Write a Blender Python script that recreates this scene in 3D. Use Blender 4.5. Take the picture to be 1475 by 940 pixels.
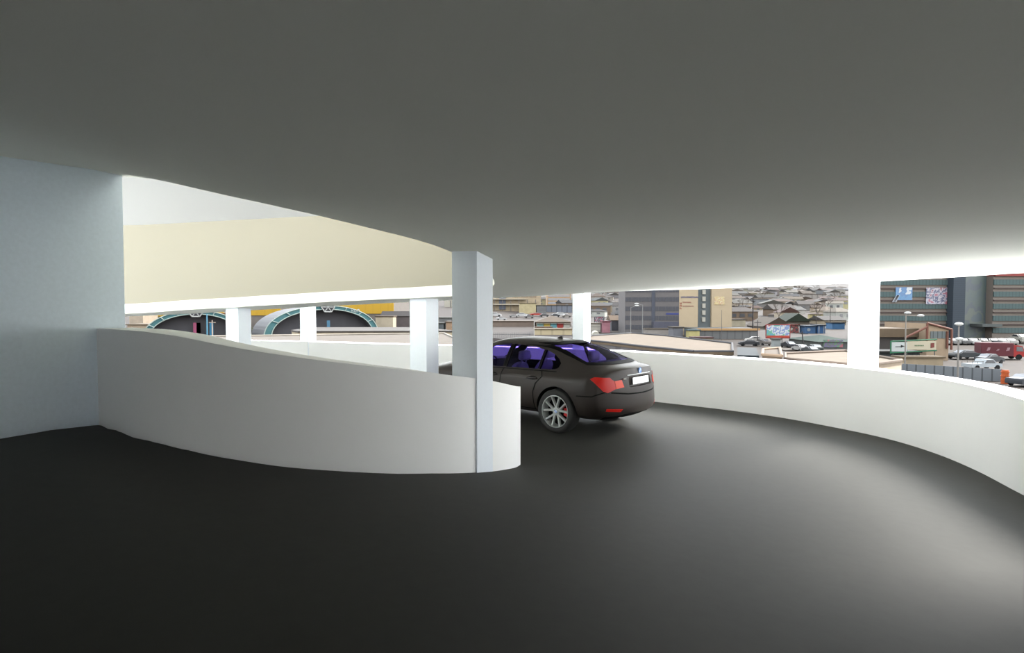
import bpy, bmesh, math, random
import numpy as np
from mathutils import Vector, Matrix
from mathutils.bvhtree import BVHTree
for o in list(bpy.data.objects): bpy.data.objects.remove(o)
S = bpy.context.scene
C = bpy.data.collections.new('place'); S.collection.children.link(C)
PI = math.pi
random.seed(7)
# ------------------------------------------------------------------ camera, light, exposure
F = 850.0; PITCH = F*3.8e-5; ZC = 2.15
cam = bpy.data.cameras.new('camera'); camo = bpy.data.objects.new('camera', cam); C.objects.link(camo)
cam.sensor_fit = 'HORIZONTAL'; cam.sensor_width = 36; cam.lens = 36*F/1475
cam.clip_start = .05; cam.clip_end = 6000
camo.location = (0, 0, ZC); camo.rotation_euler = (PI/2-PITCH, 0, 0)
S.camera = camo
W = bpy.data.worlds.new('sky'); S.world = W; W.use_nodes = True
wn = W.node_tree; wn.nodes.clear()
wo = wn.nodes.new('ShaderNodeOutputWorld'); wb = wn.nodes.new('ShaderNodeBackground')
wt = wn.nodes.new('ShaderNodeTexCoord'); ws = wn.nodes.new('ShaderNodeSeparateXYZ'); wr = wn.nodes.new('ShaderNodeValToRGB')
wr.color_ramp.elements[0].position = 0.0; wr.color_ramp.elements[0].color = (.90, .90, .89, 1)
wr.color_ramp.elements[1].position = 0.6; wr.color_ramp.elements[1].color = (.84, .91, 1.0, 1)
wn.links.new(wt.outputs['Generated'], ws.inputs[0]); wn.links.new(ws.outputs['Z'], wr.inputs[0])
wn.links.new(wr.outputs[0], wb.inputs[0]); wn.links.new(wb.outputs[0], wo.inputs[0])
SKY = 8.5
wb.inputs[1].default_value = SKY
sd = bpy.data.lights.new('sun', 'SUN'); sd.energy = 18.5; sd.angle = math.radians(24); sd.color = (1, .96, .90)
so = bpy.data.objects.new('sun', sd); C.objects.link(so)
so.rotation_euler = Vector((-.85, -.30, -.72)).to_track_quat('-Z', 'Y').to_euler()
S.view_settings.view_transform = 'Standard'; S.view_settings.look = 'None'
S.view_settings.exposure = 0.22; S.view_settings.gamma = 1; S.view_settings.use_curve_mapping = False
EXT = .145      # how dark the outdoor paints are next to their look in full daylight

# ------------------------------------------------------------------ materials
def lin(c):
    return tuple(((v/255)/12.92 if v/255 <= .04045 else ((v/255+.055)/1.055)**2.4) for v in c)
_mats = {}
def mat(name, rgb, rough=.8, metal=0, noise=0, nscale=3, bump=0, emit=0, coat=0, spec=.5):
    if name in _mats: return _mats[name]
    m = bpy.data.materials.new(name); m.use_nodes = True; n = m.node_tree
    b = n.nodes['Principled BSDF']
    b.inputs['Base Color'].default_value = (*rgb, 1); b.inputs['Roughness'].default_value = rough
    b.inputs['Metallic'].default_value = metal; b.inputs['Specular IOR Level'].default_value = spec
    if coat: b.inputs['Coat Weight'].default_value = coat; b.inputs['Coat Roughness'].default_value = .08
    if noise or bump:
        tc = n.nodes.new('ShaderNodeTexCoord'); t = n.nodes.new('ShaderNodeTexNoise')
        t.inputs['Scale'].default_value = nscale; t.inputs['Detail'].default_value = 6
        n.links.new(tc.outputs['Object'], t.inputs['Vector'])
        if noise:
            r = n.nodes.new('ShaderNodeMapRange'); r.inputs[1].default_value = .3; r.inputs[2].default_value = .7
            r.inputs[3].default_value = 1-noise; r.inputs[4].default_value = 1+noise
            mx = n.nodes.new('ShaderNodeVectorMath'); mx.operation = 'SCALE'; mx.inputs[0].default_value = rgb
            n.links.new(t.outputs[0], r.inputs[0]); n.links.new(r.outputs[0], mx.inputs['Scale'])
            n.links.new(mx.outputs[0], b.inputs['Base Color'])
        if bump:
            bp = n.nodes.new('ShaderNodeBump'); bp.inputs['Strength'].default_value = bump; bp.inputs['Distance'].default_value = .02
            n.links.new(t.outputs[0], bp.inputs['Height']); n.links.new(bp.outputs[0], b.inputs['Normal'])
    if emit:
        b.inputs['Emission Color'].default_value = (*rgb, 1); b.inputs['Emission Strength'].default_value = emit
    _mats[name] = m
    return m
def ext(r, g, b, noise=.12, rough=.85, nscale=.6):
    """outdoor paint by its look in the daylight"""
    k = 'outdoor_%d_%d_%d' % (r, g, b)
    return mat(k, tuple(v*EXT for v in lin((r, g, b))), rough, noise=noise, nscale=nscale, spec=.2)
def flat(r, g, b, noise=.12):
    """roofs and open ground: paint darkened and warmed to offset light on level faces"""
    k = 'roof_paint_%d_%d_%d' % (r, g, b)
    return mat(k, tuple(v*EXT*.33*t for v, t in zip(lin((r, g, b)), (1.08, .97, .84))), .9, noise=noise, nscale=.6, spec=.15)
def ribbed(name, rgb, scale, axis=0, depth=.35, gain=EXT):
    """corrugated / plank paint: dark lines across one axis"""
    if name in _mats: return _mats[name]
    m = bpy.data.materials.new(name); m.use_nodes = True; n = m.node_tree; b = n.nodes['Principled BSDF']
    b.inputs['Roughness'].default_value = .8; b.inputs['Specular IOR Level'].default_value = .2
    tc = n.nodes.new('ShaderNodeTexCoord'); sp = n.nodes.new('ShaderNodeSeparateXYZ'); n.links.new(tc.outputs['Object'], sp.inputs[0])
    mu = n.nodes.new('ShaderNodeMath'); mu.operation = 'MULTIPLY'; mu.inputs[1].default_value = scale
    fr = n.nodes.new('ShaderNodeMath'); fr.operation = 'FRACT'; gt = n.nodes.new('ShaderNodeMath'); gt.operation = 'GREATER_THAN'; gt.inputs[1].default_value = .82
    n.links.new(sp.outputs[axis], mu.inputs[0]); n.links.new(mu.outputs[0], fr.inputs[0]); n.links.new(fr.outputs[0], gt.inputs[0])
    mx = n.nodes.new('ShaderNodeMix'); mx.data_type = 'RGBA'
    c = tuple(v*gain for v in lin(rgb))
    mx.inputs[6].default_value = (*c, 1); mx.inputs[7].default_value = (*[v*depth for v in c], 1)
    n.links.new(gt.outputs[0], mx.inputs[0]); n.links.new(mx.outputs[2], b.inputs['Base Color'])
    _mats[name] = m
    return m
def blotch(name, cols, scale=2, gain=EXT, detail=2):
    """hard-edged patches of several colours: prints and painted glass reflections"""
    if name in _mats: return _mats[name]
    m = bpy.data.materials.new(name); m.use_nodes = True; n = m.node_tree; b = n.nodes['Principled BSDF']
    b.inputs['Roughness'].default_value = .6
    tc = n.nodes.new('ShaderNodeTexCoord'); t = n.nodes.new('ShaderNodeTexNoise'); t.inputs['Scale'].default_value = scale; t.inputs['Detail'].default_value = detail
    n.links.new(tc.outputs['Object'], t.inputs['Vector'])
    r = n.nodes.new('ShaderNodeValToRGB'); r.color_ramp.interpolation = 'CONSTANT'
    e = r.color_ramp.elements
    while len(e) < len(cols): e.new(.5)
    for i, c in enumerate(cols):
        e[i].position = 0 if i == 0 else .34+.32*i/len(cols); e[i].color = (*[v*gain for v in lin(c)], 1)
    n.links.new(t.outputs[0], r.inputs[0]); n.links.new(r.outputs[0], b.inputs['Base Color'])
    _mats[name] = m
    return m
WALL = mat('white_paint', (.90, .90, .885), .75, noise=.012, nscale=1.2, bump=.03)
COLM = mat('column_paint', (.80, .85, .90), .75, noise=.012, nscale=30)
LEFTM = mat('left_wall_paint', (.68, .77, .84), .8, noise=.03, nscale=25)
CEILM = mat('ceiling_paint', (.90, .90, .82), .8, noise=.01, nscale=.8)
CREAM = mat('cream_paint', (.32, .292, .225), .7)
FLOORM = mat('asphalt', (.030, .030, .027), .65, noise=.05, nscale=9, bump=.04, spec=.12)

# ------------------------------------------------------------------ helpers
def obj(name, bm, m, parent=None, smooth=False, angle=None):
    me = bpy.data.meshes.new(name)
    bmesh.ops.recalc_face_normals(bm, faces=bm.faces[:]) if not getattr(bm, 'keepn', False) else None
    bm.to_mesh(me); bm.free()
    for x in (m if isinstance(m, (list, tuple)) else [m]): me.materials.append(x)
    if smooth:
        me.polygons.foreach_set('use_smooth', [True]*len(me.polygons))
        me.set_sharp_from_angle(angle=math.radians(angle or 35))
    o = bpy.data.objects.new(name, me); C.objects.link(o)
    if parent: o.parent = parent
    return o
def tag(o, label=None, cat=None, group=None, kind=None):
    if label: o['label'] = label
    if cat: o['category'] = cat
    if group: o['group'] = group
    if kind: o['kind'] = kind
    return o
def struct(name, bm, m, smooth=False):
    return tag(obj(name, bm, m, None, smooth), kind='structure')
def empty(name, loc, rz=0, scale=1):
    o = bpy.data.objects.new(name, None); C.objects.link(o); o.empty_display_size = .2
    o.location = loc; o.rotation_euler = (0, 0, rz); o.scale = (scale,)*3
    return o
def BM(): return bmesh.new()
def box(bm, x0, x1, y0, y1, z0, z1, rz=0, c=(0, 0, 0), bev=0):
    vs = [bm.verts.new((x, y, z)) for z in (z0, z1) for x, y in ((x0, y0), (x1, y0), (x1, y1), (x0, y1))]
    fs = [(3, 2, 1, 0), (4, 5, 6, 7), (0, 1, 5, 4), (1, 2, 6, 5), (2, 3, 7, 6), (3, 0, 4, 7)]
    ff = [bm.faces.new([vs[i] for i in f]) for f in fs]
    if bev:
        es = list({e for f in ff for e in f.edges}); r = bmesh.ops.bevel(bm, geom=es, offset=bev, segments=2, affect='EDGES', profile=.5)
        vs = [v for v in r['verts']]
    if rz:
        bmesh.ops.rotate(bm, verts=[v for v in vs if v.is_valid], cent=(0, 0, 0), matrix=Matrix.Rotation(rz, 3, 'Z'))
    if c != (0, 0, 0): bmesh.ops.translate(bm, verts=[v for v in vs if v.is_valid], vec=c)
    return bm
def prism(bm, pts, axis, a, b, mi=0):
    """polygon pts (2D) extruded along axis from a to b"""
    def P(p, t):
        return {'x': (t, p[0], p[1]), 'y': (p[0], t, p[1]), 'z': (p[0], p[1], t)}[axis]
    A = [bm.verts.new(P(p, a)) for p in pts]; B = [bm.verts.new(P(p, b)) for p in pts]
    n = len(pts); fs = [bm.faces.new(A), bm.faces.new(B[::-1])]
    for i in range(n): fs.append(bm.faces.new([A[i], B[i], B[(i+1) % n], A[(i+1) % n]]))
    for f in fs: f.material_index = mi
    return bm
def cyl(bm, p0, p1, r0, r1=None, n=12, mi=0):
    r1 = r0 if r1 is None else r1
    p0 = Vector(p0); p1 = Vector(p1); d = (p1-p0).normalized()
    u = d.orthogonal().normalized(); v = d.cross(u)
    A = []; B = []
    for i in range(n):
        a = 2*PI*i/n; w = u*math.cos(a)+v*math.sin(a)
        A.append(bm.verts.new(p0+w*r0)); B.append(bm.verts.new(p1+w*r1))
    fs = [bm.faces.new(A[::-1]), bm.faces.new(B)]
    for i in range(n): fs.append(bm.faces.new([A[i], A[(i+1) % n], B[(i+1) % n], B[i]]))
    for f in fs: f.material_index = mi
    return bm
def lathe_y(bm, prof, n=48, closed=False):
    """profile of (r, y) spun round the y axis"""
    rows = []
    for r, y in prof:
        rows.append([bm.verts.new((r*math.cos(2*PI*i/n), y, r*math.sin(2*PI*i/n))) for i in range(n)])
    k = len(rows)
    for j in range(k if closed else k-1):
        a, b = rows[j], rows[(j+1) % k]
        for i in range(n): bm.faces.new([a[i], a[(i+1) % n], b[(i+1) % n], b[i]])
    return bm
def chain(pts, n):
    """points with any number of columns through a Catmull-Rom spline"""
    P = np.array(pts, float); Q = np.vstack([2*P[0]-P[1], P, 2*P[-1]-P[-2]]); o = []
    for i in range(len(P)-1):
        a, b, c, d = Q[i:i+4]
        for t in np.arange(n)/n:
            o.append(.5*((2*b)+(-a+c)*t+(2*a-5*b+4*c-d)*t*t+(-a+3*b-3*c+d)*t**3))
    o.append(P[-1]); return np.array(o)
def offset(P, d):
    P = np.array(P)[:, :2]; T = np.gradient(P, axis=0); T /= np.linalg.norm(T, axis=1)[:, None]
    return P+np.c_[-T[:, 1], T[:, 0]]*d
def rbf(ctrl):
    """surface through scattered levels"""
    c = np.array(ctrl, float); n = len(c)
    A = np.zeros((n+3, n+3)); d = np.hypot(c[:, None, 0]-c[None, :, 0], c[:, None, 1]-c[None, :, 1])
    A[:n, :n] = (d**2+.04)**.5+np.eye(n)*1e-3*0; A[:n, n] = 1; A[n, :n] = 1; A[:n, n+1:] = c[:, :2]; A[n+1:, :n] = c[:, :2].T
    w = np.linalg.lstsq(A, np.r_[c[:, 2], 0, 0, 0], rcond=None)[0]
    def z(x, y):
        r = np.sqrt((c[:, 0]-x)**2+(c[:, 1]-y)**2+.04)
        return float(r@w[:n]+w[n]+w[n+1]*x+w[n+2]*y)
    return z
def sheet(poly, zf, step):
    """a polygon cut into a grid and laid on the surface zf"""
    bm = BM(); f = bm.faces.new([bm.verts.new((x, y, 0)) for x, y in poly])
    xs = [p[0] for p in poly]; ys = [p[1] for p in poly]
    for ax, lo, hi in ((0, min(xs), max(xs)), (1, min(ys), max(ys))):
        t = lo+step
        while t < hi:
            no = (1, 0, 0) if ax == 0 else (0, 1, 0); co = (t, 0, 0) if ax == 0 else (0, t, 0)
            bmesh.ops.bisect_plane(bm, geom=bm.verts[:]+bm.edges[:]+bm.faces[:], plane_co=co, plane_no=no)
            t += step
    bmesh.ops.triangulate(bm, faces=[f for f in bm.faces if len(f.verts) > 4])
    for v in bm.verts: v.co.z = zf(v.co.x, v.co.y)
    return bm
def wallstrip(bm, A, B, zb, zt):
    """solid wall between plan lines A and B, bottoms zb, tops zt"""
    n = len(A); r = []
    for i in range(n):
        r.append([bm.verts.new((A[i][0], A[i][1], zb[i])), bm.verts.new((A[i][0], A[i][1], zt[i])),
                  bm.verts.new((B[i][0], B[i][1], zt[i])), bm.verts.new((B[i][0], B[i][1], zb[i]))])
    for i in range(n-1):
        for k in range(4): bm.faces.new([r[i][k], r[i][(k+1) % 4], r[i+1][(k+1) % 4], r[i+1][k]])
    bm.faces.new(r[0][::-1]); bm.faces.new(r[-1])
    return bm

# ------------------------------------------------------------------ the ramp building: levels measured along its curved edges (x, y, bottom, top)
INNER = [(-4.79,6.8,.805,1.906),(-4.556,6.598,.812,1.91),(-4.326,6.404,.816,1.912),(-4.107,6.235,.813,1.913),(-3.902,6.099,.806,1.909),(-3.708,5.992,.794,1.9),
(-3.522,5.906,.776,1.886),(-3.34,5.839,.759,1.869),(-3.16,5.789,.736,1.843),(-2.976,5.755,.707,1.811),(-2.785,5.737,.679,1.776),(-2.588,5.734,.646,1.741),
(-2.391,5.746,.607,1.707),(-2.196,5.774,.578,1.674),(-2.003,5.817,.545,1.641),(-1.811,5.876,.507,1.609),(-1.62,5.95,.479,1.578),(-1.429,6.04,.446,1.545),
(-1.238,6.148,.408,1.51),(-1.044,6.275,.373,1.474),(-.854,6.419,.333,1.435),(-.68,6.572,.291,1.392),(-.529,6.733,.25,1.353),(-.399,6.9,.209,1.316),
(-.286,7.073,.166,1.276),(-.19,7.25,.125,1.233),(-.11,7.427,.09,1.192),(-.046,7.592,.057,1.155),(.003,7.741,.025,1.125),(.04,7.874,-.005,1.099),
(.068,7.995,-.033,1.077),(.089,8.104,-.057,1.058),(.105,8.203,-.081,1.041),(.118,8.3,-.104,1.026),(.122,8.42,-.11,1.02)]
OUTER = [(-12,15.5,0,1.28),(-10.69,16.11,0,1.24),(-9.208,16.668,0,1.21),(-7.482,17.075,0,1.188),(-5.518,17.154,0,1.14),(-3.489,16.957,0,1.096),(-1.509,16.473,0,1.08),
(.337,15.616,0,1.085),(1.982,14.472,.004,1.104),(3.307,13.295,.01,1.112),(4.401,12.292,.017,1.109),(5.193,11.35,.024,1.112),(5.745,10.402,.02,1.109),
(6.092,9.5,.022,1.108),(6.195,8.6,.018,1.112),(6.114,7.698,.004,1.107),(5.88,6.75,-.002,1.089),(5.6,5.5,0,1.08),(5.38,4,0,1.08),(5.25,2,0,1.08),(5.2,-1,0,1.08),(5.2,-7,0,1.08)]
OUTC = [1.97,1.97,2.06,2.19,2.31,2.40,2.46,2.53,2.55,2.552,2.563,2.578,2.587,2.60,2.597,2.59,2.55,2.55,2.56,2.58,2.62,2.7]
CEIL_IN = [(-4.63,7.06,3.714),(-4.322,6.84,3.657),(-4.099,6.684,3.603),(-3.896,6.527,3.555),(-3.546,6.313,3.456),(-3.229,6.182,3.371),
(-2.927,6.112,3.299),(-2.596,6.094,3.225),(-2.261,6.128,3.156),(-1.928,6.216,3.086),(-1.595,6.359,3.017),(-1.251,6.57,2.95),(-.93,6.831,2.877),(-.802,6.967,2.837),
(-.692,7.109,2.80),(-.596,7.257,2.765),(-.443,7.566,2.69),(-.341,7.845,2.625),(-.284,8.07,2.575),(-.25,8.259,2.53),(-.25,8.45,2.49),(-.275,8.676,2.468),(-.32,8.9,2.457),(-.409,9.231,2.428),
(-.539,9.624,2.382),(-.75,10,2.367),(-1.056,10.335,2.345),(-1.442,10.654,2.331),(-1.9,10.95,2.319),(-2.441,11.224,2.303),(-3.054,11.476,2.28),(-3.7,11.7,2.253),
(-4.352,11.896,2.221),(-5.037,12.065,2.187),(-5.8,12.2,2.149),(-6.681,12.289,2.099),(-7.641,12.344,2.038),(-8.6,12.4,2.012),(-9.6,12.42,1.96)]
FAR = [(-.40,9.231,2.66,3.68),(-.539,9.624,2.64,3.713),(-.75,10.0,2.632,3.769),(-1.056,10.335,2.637,3.816),(-1.442,10.654,2.627,3.858),(-1.9,10.95,2.621,3.895),
(-2.441,11.224,2.611,3.924),(-3.054,11.476,2.584,3.943),(-3.7,11.7,2.553,3.956),(-4.352,11.896,2.519,3.962),(-5.037,12.065,2.477,3.955),(-5.8,12.2,2.426,3.939),
(-6.681,12.289,2.355,3.908),(-7.641,12.344,2.278,3.867),(-8.6,12.4,2.245,3.855),(-9.6,12.42,2.2,3.83)]
LW = [(-4.63,7.06),(-5.25,6.05),(-9.0,-.06),(-9.6,-7)]            # face of the left wall
out = chain([p+(c,) for p, c in zip(OUTER, OUTC)], 5)
outl = out[:, :2]; outf = offset(outl, .38)
inn = chain(INNER, 2)
innv = offset(inn, .36)
floor_ctrl = [p[:3] for p in INNER[::2]]+[(p[0], p[1], p[2]) for p in OUTER]+[(-5.25,6.05,.80),(-7,3.2,.8),(-9,0,.8),(-9.6,-7,.8),
    (1.39,10.9,0),(-1.6,13.4,0),(.8,9.9,0),(2.6,9,0),(2.0,11.5,0),(-.2,11.8,0),(-6,14,0),(-4,12.5,0),(-9,14,0),(-4.5,8.8,-.02),(-2.2,8.6,-.02),(-7,10.5,0),(3,4,.05)]
zfloor = rbf(floor_ctrl)
ceil_ctrl = CEIL_IN[::2]+[CEIL_IN[-1], CEIL_IN[1], CEIL_IN[13]]+[(f[0], f[1], o[4]) for f, o in zip(outf[::5], out[::5])]+[(-5.25,6.05,3.70),(-7,3.2,3.68),(-9,0,3.68),(-9.6,-7,3.68)]
zceil = rbf(ceil_ctrl)
# floor
poly = [tuple(p) for p in offset(outl, .2)]+[(-9.7,-7.1),(-9.1,-.1),(-5.35,6.08),(-4.75,7.1),(-12.2,12)]
struct('floor', sheet(poly, zfloor, .5), FLOORM, smooth=True)
# ceiling slab, with its far inner edge face standing up to the level above
poly = [tuple(p) for p in outf]+[(-9.7,-7.1),(-9.2,-.1),(-5.4,6.1),(-4.72,7.12)]+[(p[0], p[1]) for p in chain(CEIL_IN, 2)]+[(-12.3,12.6)]
bm = sheet(poly, zceil, .5)
ret = bmesh.ops.extrude_face_region(bm, geom=bm.faces[:])
for v in [g for g in ret['geom'] if isinstance(g, bmesh.types.BMVert)]:
    v.co.z += .255
struct('ceiling', bm, CEILM, smooth=True)
# outer parapet
zt = out[:, 3]; zb = [min(z, 0)-.35 for z in out[:, 2]]
struct('wall_outer', wallstrip(BM(), outl, outf, zb, zt), WALL, smooth=True)
# unseen wall to the ceiling, run forward to cut light on the near floor
lo = [i for i in range(len(out)) if out[i][1] < 5.2]
struct('wall_right', wallstrip(BM(), outl[lo], outf[lo], [out[i][3]-.02 for i in lo], [out[i][4]+.05 for i in lo]), WALL)
# inner parapet (balustrade wall along the falling ramp)
struct('wall_inner', wallstrip(BM(), inn[:, :2], innv, [z-.3 for z in inn[:, 2]], inn[:, 3]), WALL, smooth=True)
# left wall
A = [(-4.63,7.06),(-5.25,6.05),(-9.0,-.06),(-9.6,-7.2)]; B = [(-4.86,7.20),(-5.55,6.24),(-9.3,.1),(-9.95,-7.2)]
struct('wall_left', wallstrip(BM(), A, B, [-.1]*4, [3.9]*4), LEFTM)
A = [(-12.1,15.6),(-12.9,12),(-12.6,6),(-10.2,-7.2)]; B = [(-12.5,15.7),(-13.3,12),(-13,6),(-10.6,-7.2)]
struct('wall_far_left', wallstrip(BM(), A, B, [-.3]*4, [5.8]*4), WALL)  # unseen solid wall added to block skylight from the left
# opening added in the unseen back wall to let daylight onto near walls
bm = BM(); box(bm, -10.6, -.5, -7.4, -7.1, -.3, 3.9); struct('wall_back', bm, WALL)
bm = BM(); box(bm, 2.6, 5.7, -7.4, -7.1, -.3, 3.9); struct('wall_back_right', bm, WALL)
bm = BM(); box(bm, -.5, 2.6, -7.4, -7.1, 3.0, 3.9); struct('wall_back_lintel', bm, WALL)
# level above, seen through the well: cream balustrade, its slab and the white wall behind it
fa = np.array(FAR); fv = offset(fa, -.22)
fz = [zceil(*p[:2])+.2 for p in fa]
cw = wallstrip(BM(), fa[:, :2], fv, fz, fa[:, 3])
struct('wall_upper_cream', cw, CREAM, smooth=True)
u0 = [i for i in range(len(out)) if out[i][1] > 4.5 or out[i][0] < 0]  # unseen stretches of the upper wall added to cut daylight up here
ua = outl[u0]; ub = outf[u0]
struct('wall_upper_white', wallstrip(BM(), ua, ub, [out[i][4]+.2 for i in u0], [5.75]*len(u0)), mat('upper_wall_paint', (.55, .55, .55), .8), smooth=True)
poly = [tuple(p) for p in outf if p[1] > 0]+[(-9.2,-.1),(-12.3,12.6)]
struct('ceiling_upper_shade', sheet(poly, lambda x, y: 5.7, 3), CEILM)  # roof slab added over the well to dim the level above
# ------------------------------------------------------------------ columns
def column(corner, a, w, d, z0, z1, label, proto='concrete_column'):
    """square column: nearest corner, yaw of its right hand face, widths"""
    bm = BM(); e1 = Vector((math.cos(a), math.sin(a))); e2 = Vector((-math.sin(a), math.cos(a)))
    c = Vector(corner); P = [c, c+e1*w, c+e1*w+e2*d, c+e2*d]
    o = Vector(((P[0]+P[2])/2)); pts = [tuple(p-o) for p in P]
    zz = [zceil(*p)+.05 for p in P]
    A = [bm.verts.new((p[0], p[1], 0)) for p in pts]; B = [bm.verts.new((p[0], p[1], z1-z0 if z1 else q-z0)) for p, q in zip(pts, zz)]
    bm.faces.new(A[::-1]); bm.faces.new(B)
    for i in range(4): bm.faces.new([A[i], A[(i+1) % 4], B[(i+1) % 4], B[i]])
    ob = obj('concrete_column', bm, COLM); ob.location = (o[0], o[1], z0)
    tag(ob, label, 'column', 'square columns of the ramp', kind='structure')
    return ob
R = math.radians
def fromray(u, y): return ((u-737.5)/F*y, y)
column(fromray(687, 6.853), R(60.4), .35, .352, .1, None, 'wide white column rising from the near curved ramp wall, nearest of all')
column(fromray(614, 10.9), R(61.4), .38, .38, -.03, None, 'white column between the nearest column and the yellow hall view')
column(fromray(343, 12.35), R(68.4), .345, .345, -.03, None, 'white column standing left of the second arch, behind the ramp wall')
column(fromray(444, 17.15), R(66.5), .31, .31, .2, None, 'small two-tone column in front of the second arch')
column(fromray(841, 14.72), R(53.7), .325, .325, .2, None, 'white column rising behind the roof of the parked sedan')
column(fromray(1241, 10.12), R(7), .336, .336, .2, None, 'broad white column on the outer wall left of the office building')
# ------------------------------------------------------------------ the sedan
PAINT = mat('car_paint', (.027, .021, .018), .5, coat=.06, spec=.25)
BLACK = mat('car_black', (.002, .002, .002), .7, spec=.08)
RUBBER = mat('rubber', (.012, .012, .012), .7)
ALLOY = mat('alloy', (.40, .42, .41), .45, metal=.3)
CHROME = mat('chrome', (.7, .7, .7), .15, metal=1)
REDL = mat('tail_red', (.45, .010, .005), .35, spec=.3)
ORANGEL = mat('tail_orange', (.62, .04, .008), .35, spec=.3)
SEATM = mat('seat_leather', (.30, .30, .33), .6)
WHITEP = mat('plate_white', (.95, .95, .95), .4)
BLUEB = mat('badge_blue', (.16, .33, .75), .3)
BADGEW = mat('badge_white', (.75, .8, .85), .3)
CALR = mat('caliper_red', (.6, .01, .01), .4)
def violet_glass():
    m = bpy.data.materials.new('violet_glass'); m.use_nodes = True; n = m.node_tree; n.nodes.clear()
    o = n.nodes.new('ShaderNodeOutputMaterial'); mx = n.nodes.new('ShaderNodeMixShader'); t = n.nodes.new('ShaderNodeBsdfTransparent')
    g = n.nodes.new('ShaderNodeBsdfGlossy'); fr = n.nodes.new('ShaderNodeValue'); fr.outputs[0].default_value = .012
    t.inputs[0].default_value = (.60, .55, .82, 1); g.inputs['Roughness'].default_value = .03
    n.links.new(fr.outputs[0], mx.inputs[0]); n.links.new(t.outputs[0], mx.inputs[1]); n.links.new(g.outputs[0], mx.inputs[2])
    n.links.new(mx.outputs[0], o.inputs[0]); return m
GLASS = violet_glass()
#            x     zb   ws   wm    wsh  zsh  gy   gz    ry   rz    cz
ST = [(-1.13,.38,.80,.90,.860,.92,.76,1.035,.50,1.085,1.096),
      (-1.07,.30,.84,.915,.875,.94,.77,1.050,.52,1.105,1.120),
      (-.85,.26,.86,.935,.900,.96,.78,1.060,.54,1.125,1.142),
      (-.74,.25,.87,.948,.915,.96,.78,1.065,.60,1.140,1.162),
      (-.54,.24,.88,.950,.920,.96,.775,1.062,.64,1.175,1.200),
      (-.22,.24,.88,.952,.925,.95,.780,1.045,.62,1.305,1.340),
      (.12,.24,.88,.950,.925,.94,.800,1.020,.60,1.415,1.470),
      (.60,.24,.88,.948,.925,.93,.815,1.000,.59,1.465,1.530),
      (1.30,.24,.88,.946,.922,.92,.82,.985,.585,1.478,1.550),
      (1.80,.24,.88,.946,.920,.91,.82,.975,.58,1.435,1.500),
      (2.25,.24,.88,.946,.915,.90,.81,.965,.58,1.250,1.310),
      (2.68,.24,.88,.946,.910,.89,.80,.955,.62,1.020,1.065),
      (3.10,.25,.88,.945,.900,.86,.74,.925,.52,.970,.985),
      (3.50,.26,.86,.935,.870,.80,.66,.870,.45,.910,.925),
      (3.80,.28,.82,.900,.830,.72,.60,.790,.42,.830,.845),
      (3.93,.34,.78,.850,.790,.64,.58,.690,.40,.720,.730)]
def sstep(a, b, x):
    t = max(0, min(1, (x-a)/(b-a))); return t*t*(3-2*t)
def dfm(x, y, z):
    xx = x; q = abs(y)/.93
    t = sstep(-.45, -1.13, x) if x < -.4 else 0
    xx += t*(.34*q**2.5+.10*max(0, (z-.55)/.5)**1.4*(1-.3*q)+.10*max(0, (.50-z)/.25)**1.5)
    t2 = sstep(3.2, 3.93, x) if x > 3.2 else 0
    return xx-t2*(.38*q**3+.12*max(0, (z-.5)/.25)**1.2)
def shell(st, inset=0, zfloor_=None, deform=True, levels=3, smooth=True):
    bm = BM(); rows = []; lastpts = []
    for (x, zb, ws_, wm, wsh, zsh, gy, gz, ry, rz, cz) in st:
        i = inset
        if zfloor_ is not None: zb = zfloor_
        pts = [(0, zb), (ws_*.8-i, zb), (ws_-i, zb+(.08 if zfloor_ is None else .01)), (wm-i, .52 if zfloor_ is None else zb+.03), (wm-.004-i, .74 if zfloor_ is None else zb+.06), (wsh-i, zsh), (gy-i, gz), (ry-i*.9, rz-i*.7), (ry*.55, rz+(cz-rz)*.75-i), (0, cz-i)]
        row = [(dfm(x, y, z) if deform else x, y, z) for y, z in pts]; lastpts.append((x, pts))
        full = [bm.verts.new(p) for p in row]+[bm.verts.new((p[0], -p[1], p[2])) for p in row[-2:0:-1]]
        rows.append(full)
    n = len(rows[0])
    for j in range(len(rows)-1):
        for k in range(n): bm.faces.new([rows[j][k], rows[j][(k+1) % n], rows[j+1][(k+1) % n], rows[j+1][k]])
    for r, (xb, pts) in ((rows[0], lastpts[0]), (rows[-1], lastpts[-1])):
        h = n//2; grid = []
        for k in range(h+1):
            if k in (0, h): grid.append([r[k]]*7); continue
            y, z = pts[k]; mid = [bm.verts.new((dfm(xb, y*f, z) if deform else xb, y*f, z)) for f in (.66, .33, 0, -.33, -.66)]
            grid.append([r[k]]+mid+[r[n-k]])
        for k in range(h):
            for c in range(6):
                vs = []
                for v in (grid[k][c], grid[k][c+1], grid[k+1][c+1], grid[k+1][c]):
                    if v not in vs: vs.append(v)
                if len(vs) > 2: bm.faces.new(vs)
    bmesh.ops.recalc_face_normals(bm, faces=bm.faces[:])
    me = bpy.data.meshes.new('shell'); bm.to_mesh(me); bm.free()
    o = bpy.data.objects.new('shell', me); C.objects.link(o)
    s = o.modifiers.new('s', 'SUBSURF'); s.levels = levels; s.render_levels = levels
    return o
def bake(o):
    dg = bpy.context.evaluated_depsgraph_get(); dg.update()
    return bpy.data.meshes.new_from_object(o.evaluated_get(dg))
def drop(o):
    m = o.data; bpy.data.objects.remove(o); bpy.data.meshes.remove(m)
so_ = shell(ST); base = bake(so_); drop(so_)
bmb = BM(); bmb.from_mesh(base); BV = BVHTree.FromBMesh(bmb)
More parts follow.
